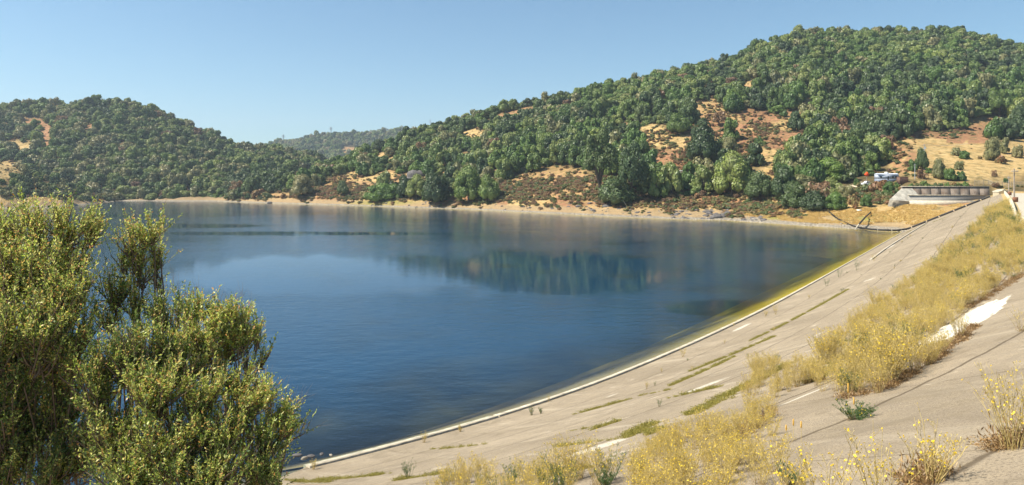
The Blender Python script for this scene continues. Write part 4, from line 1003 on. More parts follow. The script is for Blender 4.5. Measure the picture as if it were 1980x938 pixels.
for x in (-L2 * .6, L2 * .6): M().tube([[x, -1.35, .38], [x, -1.1, .38]], .38, 12, cap=True).build('wheel', C_TYRE, tr)
M().box((-L2, -1.515, Hh * .515), (L2, -1.503, Hh * .55)).build('trim_rail', C_DARK, tr)
M().box((-.6, -.6, Hh * .95), (.6, .6, Hh * 1.12)).build('roof_unit', C_WHITE, tr)
q = yard(1745, 359.5); d = q[1]; L3 = 17 / F * d / 2; H3 = 13.5 / F * d
ct = thing('steel_container', 'rusty brown ribbed container right beside the blue-grey trailer', 'container', tuple(q))
M().box((-L3, -1.2, 0), (L3, 1.2, H3)).build('body', C_RUST, ct)
m = M()
for k in range(9): x = -L3 + L3 * 2 * (k + .5) / 9; m.box((x - .07, -1.29, .1), (x + .07, -1.202, H3 - .1))
m.build('ribs', C_RUST, ct); M().box((-L3 - .06, -1.27, H3 + .002), (L3 + .06, 1.27, H3 + .14)).build('top_frame', C_RUST, ct)
# pickup
q = yard(1677, 361.5); d = q[1]
pk = thing('pickup_truck', 'white pickup truck parked between the white gate and the trailer', 'truck', tuple(q + [0, 0, .5]), R(4))
prof = [(-2.7, .45), (2.7, .45), (2.7, 1.05), (1.0, 1.10), (.85, 1.12), (.55, 1.95), (-.75, 1.98), (-1.35, 1.20), (-2.6, 1.08), (-2.7, .8)]
prof = [(x * 1.02, z * 1.12) for x, z in prof]; n = len(prof)
m = M(); m.add([[x, -.95, z] for x, z in prof] + [[x, .95, z] for x, z in prof], [[k, (k + 1) % n, (k + 1) % n + n, k + n] for k in range(n)])
for off, rev in ((0, 0), (n, 1)):
    tri = [[0, 1, 2], [0, 2, 3], [0, 3, 8], [0, 8, 9], [3, 4, 7], [3, 7, 8], [4, 5, 7], [5, 6, 7]]
    m.add([[x, -.95 if off == 0 else .95, z] for x, z in prof], [t if not rev else t[::-1] for t in tri])
m.build('body', C_WHITE, pk)
for a, b_ in ((-.95, -.2), (-.1, .55)): M().box((a, -.972, 1.42), (b_, -.955, 2.02)).build('window', C_GLASS, pk)
for x in (-1.75, 1.75):
    for y in (-.98, .78):
        wh = M().tube([[x, y, .42], [x, y + .2, .42]], .44, 14, cap=True).build('wheel', C_TYRE, pk); M().tube([[x, y - .01, .42], [x, y + .21, .42]], .22, 10, cap=True).build('rim', C_STEEL, wh)
M().box((-2.85, -.9, .5), (-2.76, .9, .72)).build('bumper', C_STEEL, pk)
for y in (-.78, .6): M().box((-2.80, y, .88), (-2.755, y + .2, 1.06)).build('headlight', C_GLASS, pk)
# orange diamond
q = yard(1676, 355); d = q[1]; zz_ = (355 - 339.3) / F * d; r_ = 4.9 / F * d
sg = thing('road_sign', 'bright orange diamond work sign on a post above the white pickup', 'sign', tuple(q), R(-6))
M().add([[0, 0, zz_ - r_], [r_, 0, zz_], [0, 0, zz_ + r_], [-r_, 0, zz_], [0, .05, zz_ - r_], [r_, .05, zz_], [0, .05, zz_ + r_], [-r_, .05, zz_]], [[0, 1, 2, 3], [5, 4, 7, 6], [0, 4, 5, 1], [1, 5, 6, 2], [2, 6, 7, 3], [3, 7, 4, 0]]).build('board', C_ORANGE, sg)
M().tube([[0, .12, -.3], [0, .12, zz_ + r_ * .6]], .06, 6).build('post', C_STEEL, sg)
# gate
ga = yard(1656, 362.5); gt = thing('gate', 'white tube gate with posts at the end of the dirt track', 'gate', tuple(ga))
for k in range(5): M().tube([[k * 1.15, -k * .05, -.3], [k * 1.15, -k * .05, 2.0]], .09, 6, cap=True).build('post', C_WHITE, gt)
m = M()
for hgt in (.5, 1.1, 1.75): m.tube([[0, 0, hgt], [4.6, -.2, hgt]], .06, 5)
m.build('rails', C_WHITE, gt)
q = yard(1661, 350); 
# ------------------------------------------------------------------ floating boom
bpx = [(1594, 399), (1598, 405), (1603, 411), (1609, 417), (1617, 423), (1627, 429), (1639, 434.5), (1652, 439.5), (1666, 443.2), (1682, 445.6), (1700, 447), (1718, 447.8), (1734, 448)]
bp = []
for px, py in bpx:
    q = right_hill.place(px, py); 
    if py > 443: q = ray(px, py, sh(py)); q[2] = .15
    bp.append(q + [0, 0, .35])
for u in np.arange(1.0, 27.5, 1.6): bp.append(dam_pt(S_END + .8, np.array(u), .42))
bp = np.array(bp); cl = np.concatenate([[0], np.cumsum(np.linalg.norm(np.diff(bp, axis=0), axis=1))])
bo = thing('debris_boom', 'long black segmented boom curving from the bushes down to the dam edge', 'boom', tuple(bp[0]))
def along(t): return np.stack([np.interp(t, cl, bp[:, k]) for k in range(3)], -1)
t = 0.0; k = 0
while t < cl[-1] - 2:
    ln = 3.7 + (k * 31 % 7) * .25; a, e = t, min(t + ln, cl[-1])
    under(M().tube(along(np.linspace(a + .12, e - .12, 5)), .34, 8, cap=True).build('float', C_DARK), bo); t = e + .18; k += 1
under(M().tube(along(np.linspace(0, cl[-1], 60)), .10, 5).build('cable', C_STEEL), bo)
xa, xb = right_hill.place(1684, 411) + [0, 0, .4], ray(1654, 446, sh(446.5)) + [0, 0, .55]
b2 = thing('boom_length', 'short loose length of boom crossing the long one at the waterline', 'boom', tuple(xa))
under(M().tube([xa * .67 + xb * .33 + [0, 0, .25], xa * .85 + xb * .15 + [.3, 0, .2], xa], [.3, .24, .12], 8, cap=True).build('float', C_DARK), b2)
under(M().tube([xa * .22 + xb * .78 + [0, 0, .3], xa * .66 + xb * .34 + [0, 0, .3]], .32, 8, cap=True).build('float', C_DARK), b2)
under(M().tube([xb, xa * .2 + xb * .8 + [0, 0, .3]], .3, 8, cap=True).build('float', C_LIGHT), b2)
bb_ = right_hill.place(1661, 408.5); o = M().box((-.9, -.5, -.1), (.9, .5, .7)).build('bleached_block', C_WHITE, None, None, False, tuple(bb_)); tag(o, 'small white block lying on the golden shore grass', 'block')

# ------------------------------------------------------------------ pylons on the far ridges
def pylon(loc, h, label):
    o = thing('pylon', label, 'pylon', tuple(loc), .4, 'pylons on the far ridges'); m = M(); w = h * .09
    lv = [0, .28, .5, .68, .82, .92, 1.0]; ws = [1, .62, .42, .32, .26, .22, .06]
    C4 = [(-1, -1), (1, -1), (1, 1), (-1, 1)]
    for k in range(6):
        for c in range(4):
            a = [C4[c][0] * w * ws[k], C4[c][1] * w * ws[k], h * lv[k] - (2 if k == 0 else 0)]; b_ = [C4[c][0] * w * ws[k + 1], C4[c][1] * w * ws[k + 1], h * lv[k + 1]]
            c2 = (c + 1) % 4; e = [C4[c2][0] * w * ws[k + 1], C4[c2][1] * w * ws[k + 1], h * lv[k + 1]]
            m.prisms([a, a], [b_, e], [.42, .26], [.42, .26])
    m.build('lattice', C_STEEL, o)
    m = M()
    for z, l in ((.70, .17), (.80, .20), (.90, .15)): m.prisms([[-h * l, 0, h * z], [-h * l, 0, h * z]], [[h * l, 0, h * z], [0, 0, h * (z + .04)]], .42, .42); m.prisms([[h * l, 0, h * z]], [[0, 0, h * (z + .04)]], .12, .12)
    m.build('crossarms', C_STEEL, o)
def ridge_pt(hill, px):
    d_, z_, t_ = hill.profile(px, 30); P_ = HZ + F * (EYE - z_[0]) / d_[0]; k = int(np.argmin(P_)); return np.array([(px - CX) / F * d_[0][k], d_[0][k], z_[0][k]])
for px, top_, hill_, lab in ((548, 260, mid_hill, 'lattice pylon at the low end of the hazy ridge, closest to the domed hill'), (640, 245, mid_hill, 'lattice pylon in the middle of the hazy ridge'),
                             (832, 231, far_hill, 'lattice pylon just above the wooded slope on the far skyline')):
    q = ridge_pt(hill_, px); pylon(q, max((PX(q)[1] - top_) / F * q[1], 22), lab)

# ------------------------------------------------------------------ rocks
def rock_mesh(name, seed, mat, jag=.35):
    r = np.random.default_rng(seed); u = np.linspace(0, math.pi, 9); w = np.arange(14) * 2 * math.pi / 14; U, W_ = np.meshgrid(u, w, indexing='ij')
    rad = 1 + jag * (fbm(U * 1.3 + seed, W_ * 1.1 + np.sin(W_), 3, seed) * 2 + (r.random(U.shape) - .5) * .35); rad[0] = rad[0, 0]; rad[-1] = rad[-1, 0]
    V = np.stack([rad * np.sin(U) * np.cos(W_), rad * np.sin(U) * np.sin(W_) * .8, rad * np.cos(U) * .7], -1)
    return M().add(V.reshape(-1, 3), [[a * 14 + b_, a * 14 + (b_ + 1) % 14, (a + 1) * 14 + (b_ + 1) % 14, (a + 1) * 14 + b_] for a in range(8) for b_ in range(14)]).mesh(name, (mat,))
C_ROCK = plain('dark_rock', (.12, .11, .105), .9, .8, .5, bump=.8); C_STONE = plain('pale_stone', (.30, .26, .20), .9, 2, .4, bump=.6)
def rock(px, py, wpx, hpx, label, mat=C_ROCK, seed=1, hill=right_hill, rz=0.0):
    q = hill.place(px, py) if hill is not None else on_dam(px, py); d = q[1]
    o = link('rock', rock_mesh('rock', seed, mat), None, None, None, tuple(q)); a = wpx / F * d / 2; o.scale = (a, a * .8, hpx / F * d * .72); o.rotation_euler = (0, 0, rz); return tag(o, label, 'rock', 'rocks on the shores')
rock(806, 342, 38, 24, 'large dark rock outcrop in the trees above the far shore', seed=2); rock(792, 348, 18, 12, 'lower shoulder of dark rock beside the large outcrop', seed=3)
rock(522, 395, 12, 7, 'grey boulder at the waterline of the far tan bank', seed=4); rock(1385, 421, 24, 13, 'biggest of the dark rocks at the water below the hillside road', seed=5)
rock(1368, 411, 18, 8, 'flat dark rock just above the biggest waterline rock', seed=6); rock(1345, 408, 14, 6, 'small dark rock at the end of the row on the shore', seed=7); rock(1408, 413, 16, 9, 'dark rock to the right of the biggest waterline rock', seed=8)
rock(1175, 400, 20, 9, 'dark rock on the tan bank under the tall eucalyptus', seed=9); rock(1120, 400, 14, 5, 'low dark rock ledge on the bare tan bank', seed=10); rock(1462, 424, 18, 6, 'grey rock slab where the golden grass begins', C_STONE, 11)
nb = [(602, 882, 16, 6), (588, 886, 14, 6), (622, 878, 12, 4), (640, 880, 9, 4), (575, 880, 18, 6), (610, 892, 9, 4)]
for k, (px, py, a, h_) in enumerate(nb):
    rock(px, py, a, h_, ['grey stone at the corner where the slabs meet the lake', 'broad stone touching the bush at the near shore', 'dark flat stone half in the water by the slabs', 'small stone leaning on the edge beam end', 'mossy stone under the bush tips at the near shore', 'small pale stone on the sand beside the slabs'][k], C_STONE if k % 2 else C_ROCK, 20 + k, None, k * .8)
spool = bpy.data.collections.new('stone_forms')
for k in range(4): spool.objects.link(bpy.data.objects.new('stone_form_%d' % k, rock_mesh('stone', 40 + k, C_STONE)))
# stones of the gravel shore
r = np.random.default_rng(5); px = np.concatenate([r.uniform(560, 1760, 2600), r.uniform(1420, 1760, 1400)]); cols = np.arange(560, 1766, 5.0); cdp, czp, ct = right_hill.profile(cols, 30)
ci_ = ((px - 560) / 5).astype(int); fq = 1.0 + r.random(len(px)) ** 2 * .55
d = np.array([np.interp(fq[i], ct, cdp[ci_[i]]) for i in range(len(px))]); z = np.array([np.interp(fq[i], ct, czp[ci_[i]]) for i in range(len(px))])
P = np.stack([(px - CX) / F * d, d, z], 1); S = .12 + .45 * r.random(len(px)) ** 4
scatter('shore_stones', P, S, S * .7, r.integers(0, 4, len(px)), spool, 'grey gravel and stones strewn along the waterline', 'stones')
rpool = bpy.data.collections.new('rock_forms')
for k in range(4): rpool.objects.link(bpy.data.objects.new('rock_form_%d' % k, rock_mesh('shore_rock', 60 + k, C_ROCK, .5)))
r = np.random.default_rng(6); px = np.concatenate([r.uniform(1290, 1480, 420), r.uniform(620, 1280, 330), r.uniform(1120, 1280, 120)]); fq = 1.1 + r.random(len(px)) * .95; ci_ = ((px - 560) / 5).astype(int)
ok = fbm(px * .07, fq * 3, 3, 61) > -.03; px, fq, ci_ = px[ok], fq[ok], ci_[ok]
d = np.array([np.interp(fq[i], ct, cdp[ci_[i]]) for i in range(len(px))]); z = np.array([np.interp(fq[i], ct, czp[ci_[i]]) for i in range(len(px))]); S = .3 + 1.3 * r.random(len(px)) ** 2.5
scatter('shore_rocks', np.stack([(px - CX) / F * d, d, z - .1], 1), S, S * .7, r.integers(0, 4, len(px)), rpool, 'broken dark rocks strewn on the eroded far bank', 'rocks')
# bleached dead branch under the eucalyptus
q = right_hill.place(1213, 402); o = M().tube([q + [0, 0, .2], q + [-1.5, 1, 3], q + [-3.4, 2, 6.5]], [.16, .12, .05], 6).prisms([q + [-1.5, 1, 3], q + [-2.4, 1.5, 4.8]], [q + [.2, 1.5, 4.6], q + [-3.6, 1, 5.4]], .06, .02).build('dead_branch', C_LIGHT)
tag(o, 'bleached dead branch leaning on the bank under the tall eucalyptus', 'branch')
#__MARK_FOREGROUND__
# ------------------------------------------------------------------ weeds on the slabs
def wmat(name, stops, trans=.3):
    return leafmat(name, stops, trans, island=True)
M_STEM = wmat('straw_stems', [(0., (.34, .26, .09)), (.5, (.56, .43, .16)), (1., (.70, .56, .26))], .1)
M_SEED = wmat('seed_heads', [(0., (.36, .26, .06)), (.5, (.58, .44, .12)), (1., (.72, .58, .20))])
M_FLOW = wmat('yellow_flowers', [(0., (.80, .52, .01)), (1., (.90, .72, .03))], .2)
M_BASE = wmat('withered_base', [(0., (.15, .085, .035)), (.6, (.30, .18, .07)), (1., (.46, .32, .15))])
M_FERN = wmat('feathery_green', [(0., (.045, .10, .03)), (.6, (.10, .18, .055)), (1., (.20, .26, .09))])
def weed(seed, h=1.15, stems=13, spread=.58, flow=.25, branch=8, heads=1.0, lean=(0, 0), thick=1.0, base=90):
    r = np.random.default_rng(seed); st, sd_, fl, bs = M(), M(), M(), M()
    A, B, ra, rb = [], [], [], []; tips = []
    def seg(a, b_, x, y): A.append(a); B.append(b_); ra.append(x * thick); rb.append(y * thick)
    for k in range(stems):
        a = r.random() * 6.283; rd_ = spread * math.sqrt(r.random()); hh = h * (.62 + .42 * r.random())
        p = np.array([math.cos(a) * rd_ * .22, math.sin(a) * rd_ * .22, 0.]); e = np.array([math.cos(a) * rd_ + lean[0], math.sin(a) * rd_ + lean[1], hh])
        n = 6; pts = [p + (e - p) * np.array([t ** 1.25, t ** 1.25, t]) + r.normal(size=3) * [.012, .012, .004] for t in np.linspace(0, 1, n)]
        for i in range(n - 1): seg(pts[i], pts[i + 1], .0042 * (1 - i / n) + .0018, .0042 * (1 - (i + 1) / n) + .0018)
        tips.append((pts[-1], pts[-1] - pts[-2]))
        for j in range(branch):
            t = .28 + .70 * r.random(); i = min(int(t * (n - 1)), n - 2); f_ = t * (n - 1) - i; q = pts[i] * (1 - f_) + pts[i + 1] * f_
            b_ = r.random() * 6.283; ln = h * (.10 + .20 * r.random()) * (1.15 - t * .6); v = np.array([math.cos(b_) * .62, math.sin(b_) * .62, .8]) * ln
            e2 = q + v; seg(q, e2, .0024, .0013); tips.append((e2, v))
            for _ in range(2):
                f2 = .35 + .5 * r.random(); q2 = q + v * f2; v2 = np.array([*(r.normal(size=2) * .5), .75]) * ln * .45; seg(q2, q2 + v2, .0015, .001); tips.append((q2 + v2, v2))
    st.prisms(A, B, ra, rb)
    T = np.array([t for t, _ in tips]); D = np.array([v for _, v in tips]); D /= np.linalg.norm(D, axis=1, keepdims=True)
    isf = r.random(len(T)) < flow; hd = (~isf) & (r.random(len(T)) < heads)
    nn = r.normal(size=(len(T), 3))
    if hd.any():
        k = hd.sum(); 
        sd_.leaves(T[hd] - D[hd] * .012, D[hd], nn[hd], .030 + .014 * r.random(k), .014); sd_.leaves(T[hd] - D[hd] * .012, D[hd], np.cross(nn[hd], D[hd]), .030, .014)
    # bracts and dry leaflets along the branches
    k = int(len(A) * 1.4 * heads); i = r.integers(0, len(A), k); f_ = r.random((k, 1)); q = np.array(A)[i] * (1 - f_) + np.array(B)[i] * f_
    if k: sd_.leaves(q, np.array(B)[i] - np.array(A)[i] + r.normal(size=(k, 3)) * .05, r.normal(size=(k, 3)), .022 + .03 * r.random(k), .007)
    if isf.any():
        for a in np.arange(4) * math.pi / 4:
            side = np.cross(D[isf], nn[isf]); side /= np.linalg.norm(side, axis=1, keepdims=True); oth = np.cross(D[isf], side)
            dr = side * math.cos(a) + oth * math.sin(a)
            fl.leaves(T[isf] - dr * .017 + D[isf] * .004, dr + D[isf] * .12, D[isf], .034, .019)
        fl.leaves(T[isf] - D[isf] * .012, D[isf], nn[isf], .030, .020)
    if base:
        a = r.random(base) * 6.283; q = np.stack([np.cos(a) * r.random(base) * spread * .4, np.sin(a) * r.random(base) * spread * .4, r.random(base) ** 2 * h * .22], 1)
        bs.leaves(q, r.normal(size=(base, 3)) + [0, 0, .3], r.normal(size=(base, 3)), .05 + .06 * r.random(base), .014)
    return st, sd_, fl, bs
def merged(name, parts, mats):
    m = M()
    for p, mt in zip(parts, range(len(mats))):
        for V, Fa in zip(p.v, p.f): pass
        off = m.n
        for V in p.v: m.v.append(V)
        for Fa in p.f: m.f.append(Fa + off); m.mi.append(np.full(len(Fa), mt))
        m.n += p.n
    return m.mesh(name, mats)
WM = (M_STEM, M_SEED, M_FLOW, M_BASE)
wpool = bpy.data.collections.new('weed_forms')
specs = [dict(flow=.13, stems=16, branch=9), dict(flow=.05, stems=18, branch=9, h=1.25), dict(flow=.20, stems=14, branch=8, h=1.05), dict(flow=.03, stems=17, branch=10, h=1.1), dict(flow=.15, stems=15, branch=9, h=1.2, spread=.6)]
for k, sp2 in enumerate(specs): wpool.objects.link(bpy.data.objects.new('weed_form_%d' % k, merged('weed', weed(100 + k, **sp2), WM)))
for k in range(2): # greener feathery ones
    st_w = weed(120 + k, h=.8, stems=14, flow=.05, branch=9, heads=1.0)
    wpool.objects.link(bpy.data.objects.new('weed_form_%d' % (5 + k), merged('weed', st_w, (M_FERN, M_FERN, M_FLOW, M_BASE))))

def inside(px, py, poly):
    c = np.zeros(len(px), bool); n = len(poly)
    for i in range(n):
        x0, y0 = poly[i]; x1, y1 = poly[(i + 1) % n]
        cr_ = ((y0 > py) != (y1 > py)) & (px < (x1 - x0) * (py - y0) / (y1 - y0 + 1e-9) + x0); c ^= cr_
    return c
def dam_sample(n, s_lo, s_hi, u_lo, u_hi, seed):
    r = np.random.default_rng(seed); s = r.uniform(s_lo, s_hi, n); u = r.uniform(u_lo, u_hi, n); ok = u < crest_u(s) + .6
    s, u = s[ok], u[ok]; P = dam_pt(s, u); py = HZ + F * (EYE - P[:, 2]) / P[:, 1]; px = CX + F * P[:, 0] / P[:, 1]
    ok = (P[:, 1] > 3.5); return s[ok], u[ok], P[ok], px[ok], py[ok], r
def weed_field(name, poly, dens, s_lo, s_hi, u_lo, u_hi, hs, seed, label, forms_=(0, 1, 2, 3, 4, 0, 1, 2, 3, 4, 5), clump=.0):
    n = int(dens * (s_hi - s_lo) * (u_hi - u_lo)); s, u, P, px, py, r = dam_sample(n, s_lo, s_hi, u_lo, u_hi, seed)
    ok = inside(px, py, poly)
    if True: ok &= fbm(P[:, 0] * .9, P[:, 1] * .9, 2, seed + 3) > -.2
    if clump: ok &= (fbm(s * .5, u * .9, 3, seed) + .1 * r.normal(size=len(s))) > clump - .5
    P = P[ok]; S = hs * (.5 + .7 * r.random(len(P))) * (1 + 1.3 * fbm(P[:, 0] * .35, P[:, 1] * .35, 2, seed)); idx = r.choice(forms_, len(P))
    print(name, len(P), 'depth', P[:, 1].min() if len(P) else 0)
    scatter(name, P - [0, 0, .02], S, S * (.85 + .3 * r.random(len(P))), idx, wpool, label, 'weeds')
# dense band between two joints, widening to the parapet
BAND = [(1600, 768), (1640, 772), (1740, 748), (1835, 678), (1790, 660), (1880, 592), (1985, 528), (2100, 440), (1990, 395), (1950, 388), (1935, 400), (1900, 425), (1850, 470), (1790, 525), (1700, 590), (1640, 640), (1585, 700), (1560, 745)]
q1_, q2_ = su_of(1640, 765), su_of(1975, 530); print('bandA', q1_, q2_, su_of(1500, 730), su_of(1700, 590), su_of(1900, 425))
weed_field('dry_weeds', BAND, 1.9, -45, 60, 10, 45, 1.0, 1, 'dense golden flowering weeds filling the slab joint band up to the parapet')
weed_field('crest_weeds', BAND + [], 1.5, 60, 235, 8, 34, 1.2, 2, 'pale green and yellow weeds along the upper face by the far parapet', (0, 2, 3, 5, 6, 4))
LOWP = [(1215, 1000), (1225, 900), (1270, 865), (1340, 835), (1420, 805), (1490, 790), (1500, 830), (1500, 1000)]
weed_field('flowering_weeds', LOWP, 4.6, -60, 20, 8, 40, .60, 3, 'thick yellow flowering weeds on the slabs below the dry band', (0, 2, 4, 2))
LINK = [(1430, 770), (1480, 700), (1560, 700), (1600, 760), (1560, 760), (1500, 770)]
weed_field('thin_weeds', LINK, 1.6, -60, 20, 8, 40, .7, 4, 'thinner dry weeds linking the two golden bands', (0, 1, 3))
FOOT = [(830, 960), (860, 925), (920, 915), (960, 930), (1010, 912), (1080, 925), (1160, 920), (1230, 940), (1240, 1010), (830, 1010)]
weed_field('foot_weeds', FOOT, 2.6, -60, 20, 3, 35, .75, 5, 'dry flowering weeds poking up along the bottom of the slabs', (0, 2, 4, 6))

# single weeds one can point at: (px, py of the base, height m, stems, flow, label)
def weed_thing(P, label, seed, green=False, **kw):
    parts = weed(seed, **kw); o = thing('weed', label, 'weed', tuple(np.array(P) - [0, 0, .02]), 0, 'single weeds on the slabs')
    for nm, p, mt in zip(('stems', 'seed_heads', 'flowers', 'withered_leaves'), parts, (M_FERN, M_FERN, M_FLOW, M_BASE) if green else WM):
        if p.n:
            q_ = p.build(nm, mt, o)
            if nm in ('seed_heads', 'flowers'): q_['kind'] = 'stuff'
    return o
SOLO = [
 (1960, 868, dict(h=1.25, stems=22, spread=.55, flow=.14, branch=7, heads=.5), 'tall flowering weed at the edge of the photo, in the nearest slab joint'),
 (1800, 935, dict(h=.85, stems=20, spread=.50, flow=.20, branch=6, heads=.4), 'open yellow flowered weed with reddish base on the bare near slab'),
 (1700, 985, dict(h=.95, stems=16, spread=.6, flow=.25, branch=6, heads=.3), 'sparse yellow flowered weed just left of the reddish-based one'),
 (1600, 1000, dict(h=1.0, stems=15, spread=.6, flow=.25, branch=6, heads=.3), 'sparse flowering weed at the bottom, below the feathery green plant'),
 (1530, 990, dict(h=1.0, stems=15, spread=.5, flow=.22, branch=7, heads=.4), 'sparse flowering weed beside the thick golden clump at the bottom'),
 (1975, 640, dict(h=1.0, stems=10, spread=.55, flow=.10, branch=5, heads=.3), 'thin twiggy weed right of the big white mortar patch'),
 (1855, 655, dict(h=1.35, stems=26, spread=.6, flow=.05, branch=9, heads=.8), 'end weed of the golden band, in front of the big white patch'),
 (1700, 760, dict(h=1.1, stems=20, spread=.5, flow=.10, branch=8), 'front golden weed above the feathery green plant'),
 (1560, 742, dict(h=.8, stems=16, spread=.45, flow=.03, branch=7), 'brownish dry weed left of the golden band, standing alone'),
]
for k, (px, py, kw, lab) in enumerate(SOLO): weed_thing(on_dam(px, py, 2.5), lab, 200 + k, thick=1.15, base=130, **kw)
GREEN = [(1652, 812, dict(h=.42, stems=30, spread=.55, flow=.04, branch=12), 'low feathery green plant with a few yellow flowers below the golden band'),
         (1532, 938, dict(h=.35, stems=14, spread=.3, flow=0, branch=8), 'small green weed among the sparse flowering ones at the bottom'),
         (1172, 945, dict(h=.5, stems=16, spread=.35, flow=0, branch=8), 'green feathery weed at the bottom, left of the thick yellow clump'),
         (1238, 925, dict(h=.5, stems=12, spread=.3, flow=0, branch=8), 'narrow green weed at the left foot of the thick yellow clump')]
for k, (px, py, kw, lab) in enumerate(GREEN): weed_thing(on_dam(px, py), lab, 230 + k, True, **kw)
TUFT = [(1028, 803, .7, 'round green tuft against the edge beam, left of a pair'), (1046, 800, .5, 'smaller green tuft against the edge beam, right of a pair'), (820, 856, .8, 'dry pale tuft on the edge beam nearest to the bush'),
        (606, 908, .8, 'dry grass tuft on the first slab beside the bush'), (1320, 690, 1.0, 'thin upright tuft at the middle of the edge beam'), (1657, 523, 2.2, 'green tuft beside the far edge beam, above a white patch'),
        (1622, 536, 1.8, 'small green tuft on the far edge beam, left of the greener one'), (1500, 608, 1.3, 'straw tuft half way along the far edge beam'), (1598, 553, 1.4, 'dull green tuft low on the far edge beam'), (1690, 505, 1.6, 'pale tuft where the second ledge starts'),
        (790, 925, .9, 'small green and straw weed in the lowest joint, alone on the slab'), (1480, 612, .9, 'tiny straw tuft touching the far edge beam'), (890, 835, .5, 'thin brown sprigs in the first slab joint')]
for k, (px, py, h_, lab) in enumerate(TUFT): weed_thing(on_dam(px, py), lab, 260 + k, k in (0, 1, 5, 6, 8, 10), h=h_, stems=16, spread=h_ * .45, flow=.02, branch=6, base=40)
# bulrush-like dry spikes
def spike(px, py, h_, lab):
    P = on_dam(px, py); o = thing('seed_spike', lab, 'seed spike', tuple(P), 0, 'dry seed spikes')
    M().tube([[0, 0, 0], [.005, 0, h_ * .6], [0, 0, h_ * .72]], [.005, .004, .003], 5).build('stalk', M_STEM, o)
    M().tube([[0, 0, h_ * .66], [0, 0, h_ * .7], [.003, 0, h_ * .85], [0, 0, h_ * .97], [0, 0, h_]], [.004, .017, .020, .015, .003], 8).build('spike', plain('spike_straw', (.62, .36, .07), .9, 40, .3), o)
spike(1640, 800, .85, 'tallest straw seed spike, rising over the feathery green plant'); spike(1651, 812, .58, 'second straw seed spike inside the feathery green plant')
spike(1534, 850, .50, 'upright short spike on the slab, middle one of three'); spike(1520, 858, .45, 'upright short spike on the slab, left one of three'); spike(1549, 856, .50, 'upright short spike on the slab, right one of three')

# low creeping mats in the joints
mp = bpy.data.collections.new('mat_forms')
for k in range(3):
    r = np.random.default_rng(300 + k); n = 130; m = M(); P = np.stack([r.normal(size=n) * .12, r.normal(size=n) * .12, np.abs(r.normal(size=n)) * .02], 1)
    m.leaves(P, r.normal(size=(n, 3)) + [0, 0, .9], r.normal(size=(n, 3)), .05 + .05 * r.random(n), .018)
    mp.objects.link(bpy.data.objects.new('mat_form_%d' % k, m.mesh('mat', (wmat('mat_leaves', [(0., (.16, .16, .03)), (.6, (.32, .28, .05)), (1., (.46, .36, .10))]),))))
for k in range(2):
    r = np.random.default_rng(320 + k); n = 120; m = M(); P = np.stack([r.normal(size=n) * .14, r.normal(size=n) * .14, np.abs(r.normal(size=n)) * .05], 1)
    m.leaves(P, r.normal(size=(n, 3)) + [0, 0, .7], r.normal(size=(n, 3)), .06 + .08 * r.random(n), .02)
    mp.objects.link(bpy.data.objects.new('mat_form_%d' % (3 + k), m.mesh('litter', (M_BASE,))))
edge = [((1640, 770), (1740, 746), .22), ((1740, 746), (1868, 652), .22), ((1868, 652), (1905, 625), .08), ((1880, 594), (1985, 529), .22), ((1560, 744), (1600, 735), .2), ((1500, 795), (1440, 850), .15), ((1960, 870), (1990, 855), .15), ((1800, 936), (1860, 905), .12)]
P = []; r = np.random.default_rng(19)
for (a, b_, wd_) in edge:
    s0, u0 = su_of(*a); s1, u1 = su_of(*b_); n = int(abs(s1 - s0) * 8) + 6; t = r.random(n)
    P.append(dam_pt(s0 + (s1 - s0) * t, u0 + (u1 - u0) * t + r.normal(size=n) * wd_ * .8 - .25))
P = np.concatenate(P); S = .5 + .8 * r.random(len(P))
scatter('leaf_litter', P, S, S, r.integers(3, 5, len(P)), mp, 'reddish brown withered litter along the foot of the weed bands', 'litter')
lines = [((838, 868), (1150, 828), .7), ((1060, 868), (1215, 845), .8), ((1215, 846), (1260, 820), .5), ((600, 930), (760, 915), .5), ((760, 930), (860, 915), .3), ((1100, 805), (1225, 770), .25), ((1225, 768), (1300, 752), .2),
         ((1300, 745), (1420, 690), .25), ((1080, 915), (1150, 900), .5), ((1150, 830), (1240, 800), .15), ((1230, 850), (1420, 760), .6), ((1420, 760), (1520, 705), .5), ((1290, 770), (1400, 745), .5),
         ((1560, 742), (1640, 690), .4), ((1330, 720), (1500, 650), .2), ((1450, 660), (1640, 560), .2), ((1700, 470), (1830, 420), .3), ((560, 925), (640, 932), .5)]
P = []; r = np.random.default_rng(9)
for (a, b_, wd_) in lines:
    s0, u0 = su_of(*a); s1, u1 = su_of(*b_); L_ = abs(s1 - s0); n = int(L_ * 26 * (wd_ / .4 + .3)) + 20
    t = r.random(n); s = s0 + (s1 - s0) * t; u = u0 + (u1 - u0) * t + r.normal(size=n) * wd_ * .32 * (.4 + 1.2 * vnoise(t * L_ * .6, wd_ * 7)) ; ok = fbm(s * .9, u * 0 + u0, 3, 4) > -.17
    P.append(dam_pt(s[ok], u[ok], .0))
P = np.concatenate(P); S = .5 + .9 * r.random(len(P)) ** 2
scatter('creeping_mats', P, S, S, r.integers(0, 3, len(P)), mp, 'low yellow-green creeping growth lining the joints between the slabs', 'ground cover')
# a scatter of small dry sprigs over the slabs
s, u, P, px, py, r = dam_sample(900, -60, 200, .8, 40, 17); row = np.abs(((u + 1.9) / 5.2) % 1 - .5) < .06; ok = row & (px > 600) & (px < 1990) & (py < 990)
scatter('slab_sprigs', P[ok], .22 + .35 * r.random(ok.sum()), .22 + .3 * r.random(ok.sum()), r.choice([1, 3, 5, 6], ok.sum()), wpool, 'sparse small dry sprigs growing out of the slab joints', 'sprigs')
